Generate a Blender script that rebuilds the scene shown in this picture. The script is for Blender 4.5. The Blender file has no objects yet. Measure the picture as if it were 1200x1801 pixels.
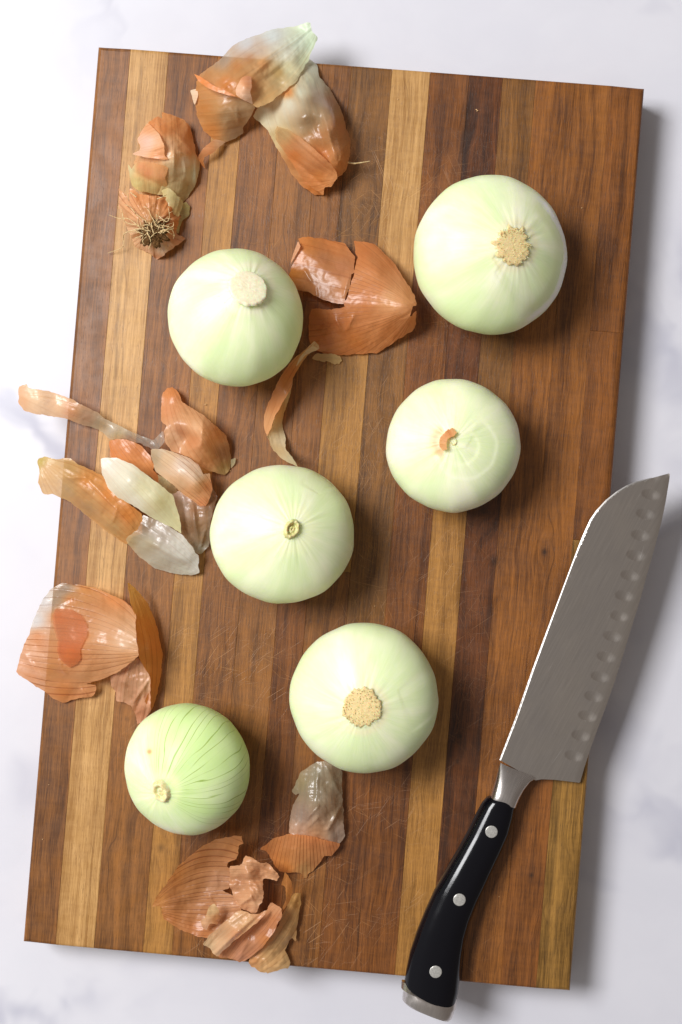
import bpy, math, random
import numpy as np
from mathutils import Vector, Matrix, noise
from mathutils.geometry import delaunay_2d_cdt
random.seed(7); rng = np.random.default_rng(7)
scene = bpy.context.scene
COL = scene.collection
ZB = 0.029                     # height of the board's top above the countertop
MM = 0.001

# ------------------------------------------------------------------ camera
H = 0.75; FPX = 2500.0
TA, TB = 0.005458332706054807, 0.020587769671207602
Rx = Matrix.Rotation(TA, 3, 'X'); Ry = Matrix.Rotation(TB, 3, 'Y')
RC = Ry @ Rx
CAMP = Vector((0, 0, H + ZB))
cam = bpy.data.cameras.new('camera'); cam.sensor_fit = 'VERTICAL'; cam.sensor_height = 36
cam.lens = 36 * FPX / 1801; cam.clip_start = 0.05; cam.clip_end = 20
cam_o = bpy.data.objects.new('camera', cam); COL.objects.link(cam_o)
cam_o.matrix_world = Matrix.Translation(CAMP) @ RC.to_4x4()
scene.camera = cam_o

def U(px, py, h=0.0):
    """point of the real scene h millimetres above the board top seen at photo pixel px, py"""
    d = RC @ Vector(((px - 600) / FPX, (900.5 - py) / FPX, -1))
    z = ZB + h * MM
    t = (z - CAMP.z) / d.z
    return CAMP + d * t

# ------------------------------------------------------------------ world and window light
world = bpy.data.worlds.new('World'); scene.world = world; world.use_nodes = True
wn = world.node_tree
bg = wn.nodes['Background']; bg.inputs[1].default_value = 1.0
# a plain room: paler towards the window wall on the left, warm and dim on the far side
_tc = wn.nodes.new('ShaderNodeTexCoord'); _sp = wn.nodes.new('ShaderNodeSeparateXYZ'); _mr = wn.nodes.new('ShaderNodeMapRange'); _mr.interpolation_type = 'SMOOTHSTEP'
_mx = wn.nodes.new('ShaderNodeMix'); _mx.data_type = 'RGBA'
wn.links.new(_tc.outputs['Generated'], _sp.inputs[0]); wn.links.new(_sp.outputs[0], _mr.inputs[0])
_mr.inputs[1].default_value = 0.9; _mr.inputs[2].default_value = -0.9
wn.links.new(_mr.outputs[0], _mx.inputs[0]); _mx.inputs[6].default_value = (0.165, 0.143, 0.127, 1); _mx.inputs[7].default_value = (0.35, 0.34, 0.33, 1)
wn.links.new(_mx.outputs[2], bg.inputs[0])
def window(name, pos, target, sx, sy, power, col):
    l = bpy.data.lights.new(name, 'AREA'); l.shape = 'RECTANGLE'; l.size = sx; l.size_y = sy
    l.energy = power; l.color = col
    o = bpy.data.objects.new(name, l); COL.objects.link(o)
    o.location = pos; o.rotation_euler = (Vector(target) - Vector(pos)).to_track_quat('-Z', 'Y').to_euler()
    return o
window('window_light', (-0.92, 0.42, 1.52), (0.0, 0.0, 0.0), 0.72, 0.62, 37.0, (0.99, 0.99, 1.0))
scene.view_settings.view_transform = 'Standard'; scene.view_settings.look = 'None'
scene.view_settings.exposure = 0.14; scene.view_settings.gamma = 1.0
scene.render.engine = 'CYCLES'
scene.cycles.transparent_max_bounces = 24; scene.cycles.max_bounces = 10

# ------------------------------------------------------------------ helpers
def s2l(c):
    return tuple(((x / 255) / 12.92 if x / 255 <= 0.04045 else ((x / 255 + 0.055) / 1.055) ** 2.4) for x in c)
def rgb(r, g, b): return (*s2l((r, g, b)), 1)

class NT:
    def __init__(s, name, ramped=False):
        s.m = bpy.data.materials.new(name); s.m.use_nodes = True
        s.t = s.m.node_tree; s.n = s.t.nodes; s.n.clear()
        s.out = s.n.new('ShaderNodeOutputMaterial')
    def link(s, a, b): s.t.links.new(a, b)
    def put(s, sock, v):
        if v is None: return
        if isinstance(v, bpy.types.NodeSocket): s.link(v, sock)
        else:
            try: sock.default_value = v
            except Exception:
                sock.default_value = (*v, 1) if len(v) == 3 else v[:3]
    def node(s, typ, ins=None, **props):
        n = s.n.new(typ)
        for k, v in props.items(): setattr(n, k, v)
        for k, v in (ins or {}).items(): s.put(n.inputs[k], v)
        return n
    def math(s, op, a, b=None, c=None, clamp=False):
        n = s.n.new('ShaderNodeMath'); n.operation = op; n.use_clamp = clamp
        s.put(n.inputs[0], a); s.put(n.inputs[1], b); s.put(n.inputs[2], c)
        return n.outputs[0]
    def add(s, a, b): return s.math('ADD', a, b)
    def sub(s, a, b): return s.math('SUBTRACT', a, b)
    def mul(s, a, b): return s.math('MULTIPLY', a, b)
    def mx(s, a, b): return s.math('MAXIMUM', a, b)
    def ramp(s, v, a, b, lo=0.0, hi=1.0, smooth=True):
        n = s.n.new('ShaderNodeMapRange'); n.interpolation_type = 'SMOOTHSTEP' if smooth else 'LINEAR'
        s.put(n.inputs[0], v); s.put(n.inputs[1], a); s.put(n.inputs[2], b); s.put(n.inputs[3], lo); s.put(n.inputs[4], hi)
        return n.outputs[0]
    def mix(s, f, a, b, typ='MIX'):
        n = s.n.new('ShaderNodeMix'); n.data_type = 'RGBA'; n.blend_type = typ
        s.put(n.inputs[0], f); s.put(n.inputs[6], a); s.put(n.inputs[7], b)
        return n.outputs[2]
    def noise(s, vec, scale, detail=3, rough=0.5, dist=0.0, out=0):
        n = s.n.new('ShaderNodeTexNoise'); s.put(n.inputs['Vector'], vec)
        s.put(n.inputs['Scale'], scale); n.inputs['Detail'].default_value = detail
        n.inputs['Roughness'].default_value = rough; n.inputs['Distortion'].default_value = dist
        return n.outputs[out]
    def xyz(s, x, y, z=0.0):
        n = s.n.new('ShaderNodeCombineXYZ'); s.put(n.inputs[0], x); s.put(n.inputs[1], y); s.put(n.inputs[2], z)
        return n.outputs[0]
    def sep(s, v):
        n = s.n.new('ShaderNodeSeparateXYZ'); s.put(n.inputs[0], v); return n.outputs
    def attr(s, name, typ='GEOMETRY'):
        n = s.n.new('ShaderNodeAttribute'); n.attribute_name = name; n.attribute_type = typ; return n
    def coord(s, o='Object'): return s.n.new('ShaderNodeTexCoord').outputs[o]
    def bump(s, h, strength=0.3, dist=0.001, normal=None):
        n = s.n.new('ShaderNodeBump'); s.put(n.inputs['Height'], h); n.inputs['Strength'].default_value = strength
        n.inputs['Distance'].default_value = dist; s.put(n.inputs['Normal'], normal); return n.outputs[0]
    def pbr(s, **k):
        n = s.n.new('ShaderNodeBsdfPrincipled')
        for a, v in k.items(): s.put(n.inputs[a.replace('_', ' ')], v)
        return n
    def done(s, sh): s.link(sh.outputs[0] if hasattr(sh, 'outputs') else sh, s.out.inputs[0]); return s.m

def link_mesh(name, verts, faces, mat, parent=None, smooth=True, loc=None):
    me = bpy.data.meshes.new(name); me.from_pydata([tuple(v) for v in verts], [], faces); me.update()
    if smooth: me.polygons.foreach_set('use_smooth', [True] * len(me.polygons))
    if mat: me.materials.append(mat)
    o = bpy.data.objects.new(name, me); COL.objects.link(o)
    if parent: o.parent = parent
    return o
def tag(o, label=None, cat=None, group=None, kind=None):
    if label: o['label'] = label
    if cat: o['category'] = cat
    if group: o['group'] = group
    if kind: o['kind'] = kind
    return o
def empty(name, loc, label, cat, group=None):
    o = bpy.data.objects.new(name, None); COL.objects.link(o); o.location = loc; o.empty_display_size = 0.01
    return tag(o, label, cat, group)
def adopt(child, parent):
    child.parent = parent; child.matrix_parent_inverse = Matrix.Translation(-parent.location)
    return child

# ------------------------------------------------------------------ countertop (marble)
def marble():
    n = NT('marble'); p = n.coord('Object')
    w = n.noise(p, 5, 4, 0.55, out=1)
    ws = n.node('ShaderNodeVectorMath', {0: w, 1: (0.22, 0.22, 0.22)}, operation='MULTIPLY').outputs[0]
    pw = n.node('ShaderNodeVectorMath', {0: p, 1: ws}, operation='ADD').outputs[0]
    v1 = n.noise(pw, 3.1, 5, 0.55)
    r1 = n.math('ABSOLUTE', n.sub(v1, 0.5))
    vein = n.ramp(r1, 0.0, 0.05, 1, 0)
    m = n.ramp(n.noise(p, 6.3, 3), 0.42, 0.6)
    vein = n.mul(vein, m)
    v2 = n.noise(pw, 6.3, 4, 0.55)
    vein2 = n.mul(n.ramp(n.math('ABSOLUTE', n.sub(v2, 0.5)), 0, 0.04, 1, 0), n.ramp(n.noise(p, 8, 2), 0.47, 0.66))
    cloud = n.ramp(n.noise(pw, 4.2, 6, 0.6), 0.35, 0.75)
    c = n.mix(n.mul(cloud, 0.30), rgb(214, 213, 219), rgb(178, 179, 192))
    c = n.mix(n.mul(vein, 0.7), c, rgb(160, 161, 178))
    c = n.mix(n.mul(vein2, 0.32), c, rgb(168, 168, 184))
    speck = n.ramp(n.noise(p, 260, 2), 0.76, 0.82)
    c = n.mix(n.mul(speck, 0.35), c, rgb(205, 200, 190))
    return n.done(n.pbr(Base_Color=c, Roughness=n.ramp(n.noise(p, 40, 3), 0.3, 0.7, 0.28, 0.4), Specular_IOR_Level=0.35))
M_MARBLE = marble()
s = 0.9; t = 0.03
verts = [(-s, -s, 0), (s, -s, 0), (s, s, 0), (-s, s, 0), (-s, -s, -t), (s, -s, -t), (s, s, -t), (-s, s, -t)]
ct = link_mesh('countertop', verts, [(0, 1, 2, 3), (7, 6, 5, 4), (0, 4, 5, 1), (1, 5, 6, 2), (2, 6, 7, 3), (3, 7, 4, 0)], M_MARBLE, smooth=False)
tag(ct, kind='structure')

# ------------------------------------------------------------------ cutting board of glued planks
BW, BH, BA = 0.28989420502695423, 0.4765552185752167, -0.08295541547701508
BC = Vector((-0.019681747000864638, 0.0018004054364349645, 0))
board = empty('cutting_board', (BC.x, BC.y, 0), 'thick rectangular wooden board of brown and tan strips lying on the marble', 'cutting board')
board.rotation_euler.z = BA
PXM = 0.0003
# strips: (u0, u1, [(v0, v1, light colour, dark colour, figure), ...]) in board pixels from its top left corner
TAN = ((200, 162, 112), (166, 126, 80)); TAN2 = ((172, 132, 84), (134, 98, 58)); OLV = ((166, 132, 82), (112, 86, 50))
MID = ((150, 107, 72), (106, 72, 46)); MIDR = ((148, 104, 68), (98, 64, 41)); DRK = ((112, 70, 46), (58, 33, 23))
RED = ((136, 90, 55), (86, 52, 32)); ORG = ((152, 104, 64), (100, 63, 38)); ORD = ((144, 96, 60), (90, 56, 36)); GRY = ((140, 103, 70), (92, 64, 43))
strips = [
 (0, 58, [(0, 1588, MIDR, .5)]),
 (58, 126, [(0, 1588, TAN, .2)]),
 (126, 213, [(0, 720, MIDR, .5), (720, 1588, MID, .6)]),
 (213, 264, [(0, 125, MID, .5), (125, 1180, TAN2, .3), (1180, 1588, TAN2, .6)]),
 (264, 332, [(0, 380, MIDR, .5), (380, 1250, MIDR, .8), (1250, 1588, MIDR, .5)]),
 (332, 399, [(0, 1588, MID, .6)]),
 (399, 450, [(0, 420, MIDR, .6), (420, 900, MIDR, .7), (900, 1588, RED, .6)]),
 (450, 522, [(0, 470, GRY, .6), (470, 890, TAN2, .6), (890, 1588, MIDR, .6)]),
 (522, 589, [(0, 455, TAN, .45), (455, 1180, GRY, .6), (1180, 1588, RED, .6)]),
 (589, 658, [(0, 640, RED, .6), (640, 1588, RED, .6)]),
 (658, 717, [(0, 660, DRK, .5), (660, 1588, TAN2, .5)]),
 (717, 775, [(0, 690, GRY, .7), (690, 1588, DRK, .5)]),
 (775, 844, [(0, 350, ORG, .7), (350, 1588, ORG, .75)]),
 (844, 906, [(0, 1150, ORG, .5), (1150, 1588, ORD, .6)]),
 (906, 966, [(0, 432, ORD, .5), (432, 800, ORD, .6), (800, 1588, OLV, .8)]),
]
def sat(c): r_, g_, b_ = c; return (r_ * 1.0, g_ * .955, b_ * .86) if r_ > 190 else ((r_ * 1.02, g_ * .94, b_ * .72) if r_ > 165 else (r_ * .99, g_ * .90, b_ * .62))
strips = [(a, b, [(x, y, (sat(z[0]), tuple(q_ * .86 for q_ in sat(z[1]))), w) for x, y, z, w in l]) for a, b, l in strips]
def wood():
    n = NT('oiled_wood')
    P = n.sep(n.coord('Object'))
    W2, H2 = BW / 2, BH / 2
    u = n.math('DIVIDE', n.add(P[0], W2), PXM); v = n.math('DIVIDE', n.sub(H2, P[1]), PXM)   # board pixels of 0.3 mm
    seed = n.attr('seed', 'OBJECT').outputs['Fac']; fig = n.attr('figure', 'OBJECT').outputs['Fac']
    ca = n.attr('light', 'OBJECT').outputs['Color']; cb = n.attr('dark', 'OBJECT').outputs['Color']
    so = n.mul(seed, 37.7)
    # knots push the grain aside: (u, v, radius, darkness)
    knots = [(858, 826, 9, 1), (772, 850, 15, .8), (775, 465, 4, .5), (672, 1085, 8, .9), (648, 1510, 6, .0), (230, 1400, 12, .5), (175, 1270, 8, .4),
             (690, 178, 16, .6), (882, 1392, 7, .9), (738, 1160, 7, .8), (736, 1205, 7, .8), (490, 240, 9, .5), (560, 590, 7, 0), (150, 1180, 7, .3), (745, 760, 16, .7), (415, 520, 9, .3)]
    push = None; dark = None
    for (ku, kv, r, d) in knots:
        du = n.math('DIVIDE', n.sub(u, ku), r); dv = n.math('DIVIDE', n.sub(v, kv), r * 2.6)
        q = n.add(n.mul(du, du), n.mul(dv, dv))
        e = n.mul(n.mul(du, r * 0.9), n.math('EXPONENT', n.mul(q, -0.16)))
        push = e if push is None else n.add(push, e)
        if d:
            du2 = n.math('DIVIDE', n.sub(u, ku), r * .55); dv2 = n.math('DIVIDE', n.sub(v, kv), r * .65)
            k = n.mul(n.math('EXPONENT', n.mul(n.add(n.mul(du2, du2), n.mul(dv2, dv2)), -1.0)), d)
            dark = k if dark is None else n.mx(dark, k)
    vs = n.mul(v, 0.004)
    warp = n.sub(n.noise(n.xyz(n.mul(u, 0.006), vs, so), 1.0, 3, 0.5), 0.5)
    warp2 = n.sub(n.noise(n.xyz(n.mul(u, 0.02), n.mul(v, 0.02), so), 1.0, 2), 0.5)
    uw = n.add(n.sub(u, push), n.add(n.mul(n.mul(warp, 90), fig), n.mul(warp2, 2.2)))
    # growth bands
    g1 = n.noise(n.xyz(n.mul(uw, 0.060), n.mul(v, 0.0012), so), 1.0, 4, 0.62)
    g2 = n.noise(n.xyz(n.mul(uw, 0.34), n.mul(v, 0.005), n.add(so, 5)), 1.0, 3, 0.6)
    g3 = n.noise(n.xyz(n.mul(u, 1.0), n.mul(v, 0.020), n.add(so, 9)), 1.0, 3, 0.65)
    pore = n.ramp(n.noise(n.xyz(n.mul(u, 0.85), n.mul(v, 0.075), n.add(so, 3)), 1.0, 2, 0.5), 0.58, 0.74)
    ripple = n.noise(n.xyz(n.mul(u, 0.03), n.mul(v, 0.11), n.add(so, 13)), 1.0, 3, 0.6)
    blot = n.noise(n.xyz(n.mul(u, 0.012), n.mul(v, 0.006), n.add(so, 21)), 1.0, 3, 0.55)
    f = n.add(n.mul(n.ramp(g1, 0.3, 0.72), 0.46), n.add(n.mul(n.ramp(g2, 0.3, 0.72), 0.24), n.mul(n.ramp(g3, 0.32, 0.68), 0.44)))
    f = n.add(f, n.mul(n.sub(ripple, 0.5), 0.34))
    f = n.add(f, n.mul(n.sub(blot, 0.5), 0.9))
    f = n.math('ADD', n.mul(n.sub(f, .5), 1.25), .44, clamp=True)
    c = n.mix(f, ca, cb)
    # thin dark growth lines where the figure is strong
    fr = n.math('FRACT', n.mul(n.add(n.mul(uw, 0.045), n.mul(warp, 2.2)), 1.0))
    line = n.ramp(n.math('ABSOLUTE', n.sub(fr, 0.5)), 0.0, 0.06, 1, 0)
    lm = n.ramp(n.noise(n.xyz(n.mul(u, 0.012), n.mul(v, 0.004), n.add(so, 31)), 1.0, 2), 0.5, 0.68)
    c = n.mix(n.mul(n.mul(line, lm), 0.55), c, n.mix(0.5, cb, (0.02, 0.01, 0.006, 1)))
    c = n.mix(n.mul(pore, 0.55), c, n.mix(0.45, cb, (0.02, 0.01, 0.006, 1)))
    # long dark mineral streaks: (u0, drift, v0, v1, width, strength)
    for (u0, dr, v0, v1, wd, st) in [(78, -.002, -50, 900, 3.0, .7), (88, .0, 150, 1010, 1.3, .5), (112, -.004, 900, 1600, 2.0, .3), (272, .0, 290, 700, 7, .75), (276, -.006, 250, 640, 2.5, .6),
                                     (664, -.02, -20, 260, 7, .95), (660, 0, 420, 700, 2.5, .5), (588, 0, 1200, 1600, 1.6, .9), (834, .012, -10, 420, 3.2, .7), (822, .0, -10, 300, 2.0, .5),
                                     (724, 0, 900, 1500, 4, .5), (768, -.004, 820, 1600, 4, .6), (195, -.002, 1350, 1588, 1.2, .8), (936, .03, -10, 260, 3, .5), (917, .0, 900, 1600, 3.5, .6), (930, .002, 1000, 1600, 3, .55),
                                     (604, 0, 560, 1588, 1.2, .3), (350, 0, 0, 700, 1.3, .35), (475, 0, 0, 300, 2, .35), (431, 0, 0, 500, 3, .4), (330, 0, 850, 1588, 1, .4), (505, 0, 1150, 1588, 1.2, .45), (560, .0, 0, 480, 2.2, .3),
                                     (800, .0, 20, 420, 2.2, .4), (868, .004, 760, 1100, 2.0, .3), (884, -.01, 1250, 1588, 1.3, .5), (742, .02, 500, 620, 2, .6), (758, .03, 560, 700, 1.6, .6)]:
        cu = n.add(n.add(u0, n.mul(n.sub(v, v0), dr)), n.mul(warp2, 7))
        cu = n.add(cu, n.mul(warp, 16))
        a = n.math('DIVIDE', n.sub(u, cu), wd)
        mk = n.math('EXPONENT', n.mul(n.mul(a, a), -1.0))
        ends = n.mul(n.ramp(v, v0, v0 + 60), n.ramp(v, v1 - 80, v1, 1, 0))
        br = n.ramp(n.noise(n.xyz(n.mul(u, .02), n.mul(v, .02), u0 * .7), 1.0, 3), 0.35, 0.6, 0.35, 1)
        c = n.mix(n.mul(n.mul(mk, ends), n.mul(br, st * .8)), c, n.mix(0.55, cb, (0.022, 0.011, 0.006, 1)))
    c = n.mix(n.mul(dark, .85), c, (0.02, 0.010, 0.006, 1))
    # knife cuts: many straight fine scratches in several directions, gathered in the middle of the board
    cuts = None
    for i, (ang, sc, th) in enumerate([(22, .23, .735), (-38, .2, .74), (62, .26, .745), (-12, .25, .74), (40, .21, .745), (-60, .24, .745), (8, .3, .75)]):
        a = math.radians(ang); cs, sn = math.cos(a), math.sin(a)
        al = n.add(n.mul(u, cs), n.mul(v, sn)); ac = n.add(n.mul(u, -sn), n.mul(v, cs))
        k = n.noise(n.xyz(n.mul(al, 0.014), n.mul(ac, sc * 3.2), 7.3 * i), 1.0, 1, 0.4)
        k = n.ramp(k, th - .03, th + 0.03)
        cuts = k if cuts is None else n.mx(cuts, k)
    cm = n.ramp(n.noise(n.xyz(n.mul(u, 0.007), n.mul(v, 0.007), 4.0), 1.0, 2), 0.40, 0.66)
    mid = n.mul(n.ramp(u, 60, 300), n.ramp(u, 620, 960, 1, 0))
    mid = n.mul(mid, n.ramp(v, 20, 200))
    cuts = n.mul(cuts, n.add(n.mul(n.mul(cm, mid), .9), n.mul(mid, 0.25)))
    c = n.mix(n.mul(cuts, 0.42), c, n.mix(0.5, ca, rgb(214, 165, 110)))
    hgt = n.sub(n.mul(pore, -0.6), n.add(n.mul(cuts, 1.2), n.mul(g3, -0.4)))
    nm = n.bump(hgt, 0.35, 0.00012)
    rg = n.ramp(n.noise(n.xyz(n.mul(u, .03), n.mul(v, .03), 2.0), 1.0, 3), 0.3, 0.7, 0.36, 0.48)
    return n.done(n.pbr(Base_Color=c, Roughness=rg, Normal=nm, Specular_IOR_Level=0.36))
M_WOOD = wood()
R_EDGE = 2.6
def edge_fall(u, v):
    d = min(u, 966 - u, v, 1588.5 - v) * 0.3
    wr = 3.6 if u < 20 or u > 946 else 1.7
    if d >= wr: return 0.0
    q = 1 - d / wr
    return wr * 0.62 * (1 - math.sqrt(max(0, 1 - q * q * 0.97)))
def plank(u0, u1, v0, v1, spec, fig, i):
    us, vs = [u0], [v0]
    if u0 == 0: us += [1, 3, 6, 9, 12.5]
    else: us += [u0 + .35]
    if u1 == 966: us += [966 - k for k in (12.5, 9, 6, 3, 1)]
    else: us += [u1 - .35]
    us += [u1]
    if v0 == 0: vs += [.7, 2, 4, 6.2]
    else: vs += [v0 + .6]
    if v1 >= 1588: vs += [v1 - k for k in (6.2, 4, 2, .7)]
    else: vs += [v1 - .6]
    vs += [v1]
    V = []; F = []
    for a in us:
        for b in vs:
            g = 0
            if (a == u0 and u0 > 0) or (a == u1 and u1 < 966) or (b == v0 and v0 > 0) or (b == v1 and v1 < 1588): g = 0.08
            V.append((a * PXM - BW / 2, BH / 2 - b * PXM, ZB - (edge_fall(a, b) + g) * MM))
    nu, nv = len(us), len(vs)
    for a in range(nu - 1):
        for b in range(nv - 1):
            k = a * nv + b; F.append((k, k + 1, k + nv + 1, k + nv))
    ring = [(a, 0) for a in range(nu)] + [(nu - 1, b) for b in range(1, nv)] + [(a, nv - 1) for a in range(nu - 2, -1, -1)] + [(0, b) for b in range(nv - 2, 0, -1)]
    base = len(V)
    for (a, b) in ring: p = V[a * nv + b]; V.append((p[0], p[1], 0.0005))
    m = len(ring)
    for k in range(m):
        k2 = (k + 1) % m; F.append((ring[k][0] * nv + ring[k][1], ring[k2][0] * nv + ring[k2][1], base + k2, base + k))
    F.append(tuple(base + k for k in range(m - 1, -1, -1)))
    o = link_mesh('plank', V, F, M_WOOD, board, smooth=False)
    jit = 1 + 0.05 * math.sin(i * 12.9)
    o['seed'] = float(i) * 1.37 + .21; o['figure'] = float(fig)
    o['light'] = [float(x * jit) for x in s2l(spec[0])]; o['dark'] = [float(x * jit) for x in s2l(spec[1])]
i = 0
for (u0, u1, segs) in strips:
    for k, (v0, v1, spec, fig) in enumerate(segs):
        g = 0.12
        plank(u0 + (g if u0 else 0), u1 - (g if u1 < 966 else 0), v0 + (g if v0 else 0), (v1 - g if v1 < 1588 else BH / PXM), spec, fig, i); i += 1

# ------------------------------------------------------------------ onions
def onion_mat():
    n = NT('peeled_onion')
    uv = n.sep(n.attr('UVMap').outputs['Vector']); lon, lat = uv[0], uv[1]     # lon 0..1 round the axis, lat 0 = top pole, 1 = bottom
    a = n.mul(lon, 2 * math.pi); cx, sx = n.math('COSINE', a), n.math('SINE', a)
    seed = n.attr('seed', 'OBJECT').outputs['Fac']; green = n.attr('green', 'OBJECT').outputs['Fac']; veins = n.attr('veins', 'OBJECT').outputs['Fac']
    tint = n.attr('tint').outputs['Color']; tf = n.attr('tint').outputs['Alpha']
    so = n.mul(seed, 11.1)
    p4 = n.xyz(n.mul(cx, 1), n.mul(sx, 1), n.add(n.mul(lat, .35), so))
    fine = n.noise(p4, 24, 3, 0.6)
    broad = n.noise(n.xyz(cx, sx, n.add(n.mul(lat, 1.6), so)), 1.5, 3)
    c = n.mix(n.ramp(broad, 0.3, 0.7), rgb(247, 248, 216), rgb(230, 241, 192))
    c = n.mix(n.mul(green, n.ramp(broad, 0.25, 0.6)), c, rgb(214, 234, 172))
    c = n.mix(n.mul(n.ramp(fine, 0.45, 0.72), n.ramp(lat, 0.02, 0.5, 0.34, 0.12)), c, rgb(246, 246, 216))
    c = n.mix(n.mul(n.ramp(fine, 0.5, 0.32), n.ramp(lat, 0.04, 0.4, 0.22, 0.06)), c, rgb(208, 218, 150))
    # bold green veins on one side
    wl = n.add(n.mul(lon, 46), n.mul(n.noise(n.xyz(n.mul(cx, 2), n.mul(sx, 2), n.mul(lat, 1.5)), 1.3, 2), 3.0))
    fr = n.math('ABSOLUTE', n.sub(n.math('FRACT', wl), 0.5))
    vl = n.ramp(fr, 0.0, 0.075, 1, 0)
    vm = n.ramp(n.noise(n.xyz(n.mul(cx, 4), n.mul(sx, 4), n.mul(lat, 2)), 1.7, 2), 0.36, 0.60)
    side = n.ramp(n.math('COSINE', n.sub(a, n.attr('vein_side', 'OBJECT').outputs['Fac'])), -0.15, 0.55)
    vl = n.mul(n.mul(vl, n.mul(side, n.add(vm, .12))), n.mul(n.ramp(lat, 0.06, 0.14), n.ramp(lat, 0.5, 0.75, 1, 0)))
    c = n.mix(n.mul(n.mul(side, veins), 0.5), c, rgb(190, 222, 130))
    c = n.mix(n.mul(vl, veins), c, rgb(156, 182, 88))
    c = n.mix(tf, c, tint)
    h = n.add(n.mul(fine, 0.5), n.mul(n.noise(p4, 60, 2), 0.2))
    nm = n.bump(h, 0.25, 0.0004)
    nm = n.bump(n.noise(n.coord('Object'), 900, 2), 0.12, 0.00005, nm)
    b = n.pbr(Base_Color=c, Roughness=0.46, Specular_IOR_Level=0.36, Coat_Weight=0.06, Coat_Roughness=0.25, Normal=nm, Subsurface_Weight=0.5, Subsurface_Scale=0.006)
    b.inputs['Subsurface Radius'].default_value = (1.0, 0.95, 0.45)
    return n.done(b)
M_ONION = onion_mat()
def plain(name, col, rough=0.6, var=None, scale=400, sss=0.0, spec=0.3, bump=0.4):
    n = NT(name); p = n.coord('Object')
    k = n.noise(p, scale, 4, 0.65)
    c = n.mix(n.ramp(k, 0.3, 0.7), (*s2l(col), 1), (*s2l(var or col), 1))
    b = n.pbr(Base_Color=c, Roughness=rough, Specular_IOR_Level=spec, Normal=n.bump(k, bump, 0.0004), Subsurface_Weight=sss, Subsurface_Scale=0.003)
    return n.done(b)
M_SCAR = plain('root_plate', (234, 214, 162), .75, (216, 190, 130), 1800, .4)
M_SCAR2 = plain('pale_root_plate', (240, 236, 206), .5, (230, 220, 184), 500, .5)
M_NECK = plain('neck', (226, 220, 166), .5, (192, 184, 112), 500, .3)
M_NECK2 = plain('orange_neck', (214, 140, 88), .5, (190, 104, 56), 500, .2)
M_NECK3 = plain('cream_neck', (234, 228, 182), .45, (210, 200, 136), 500, .4)

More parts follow.
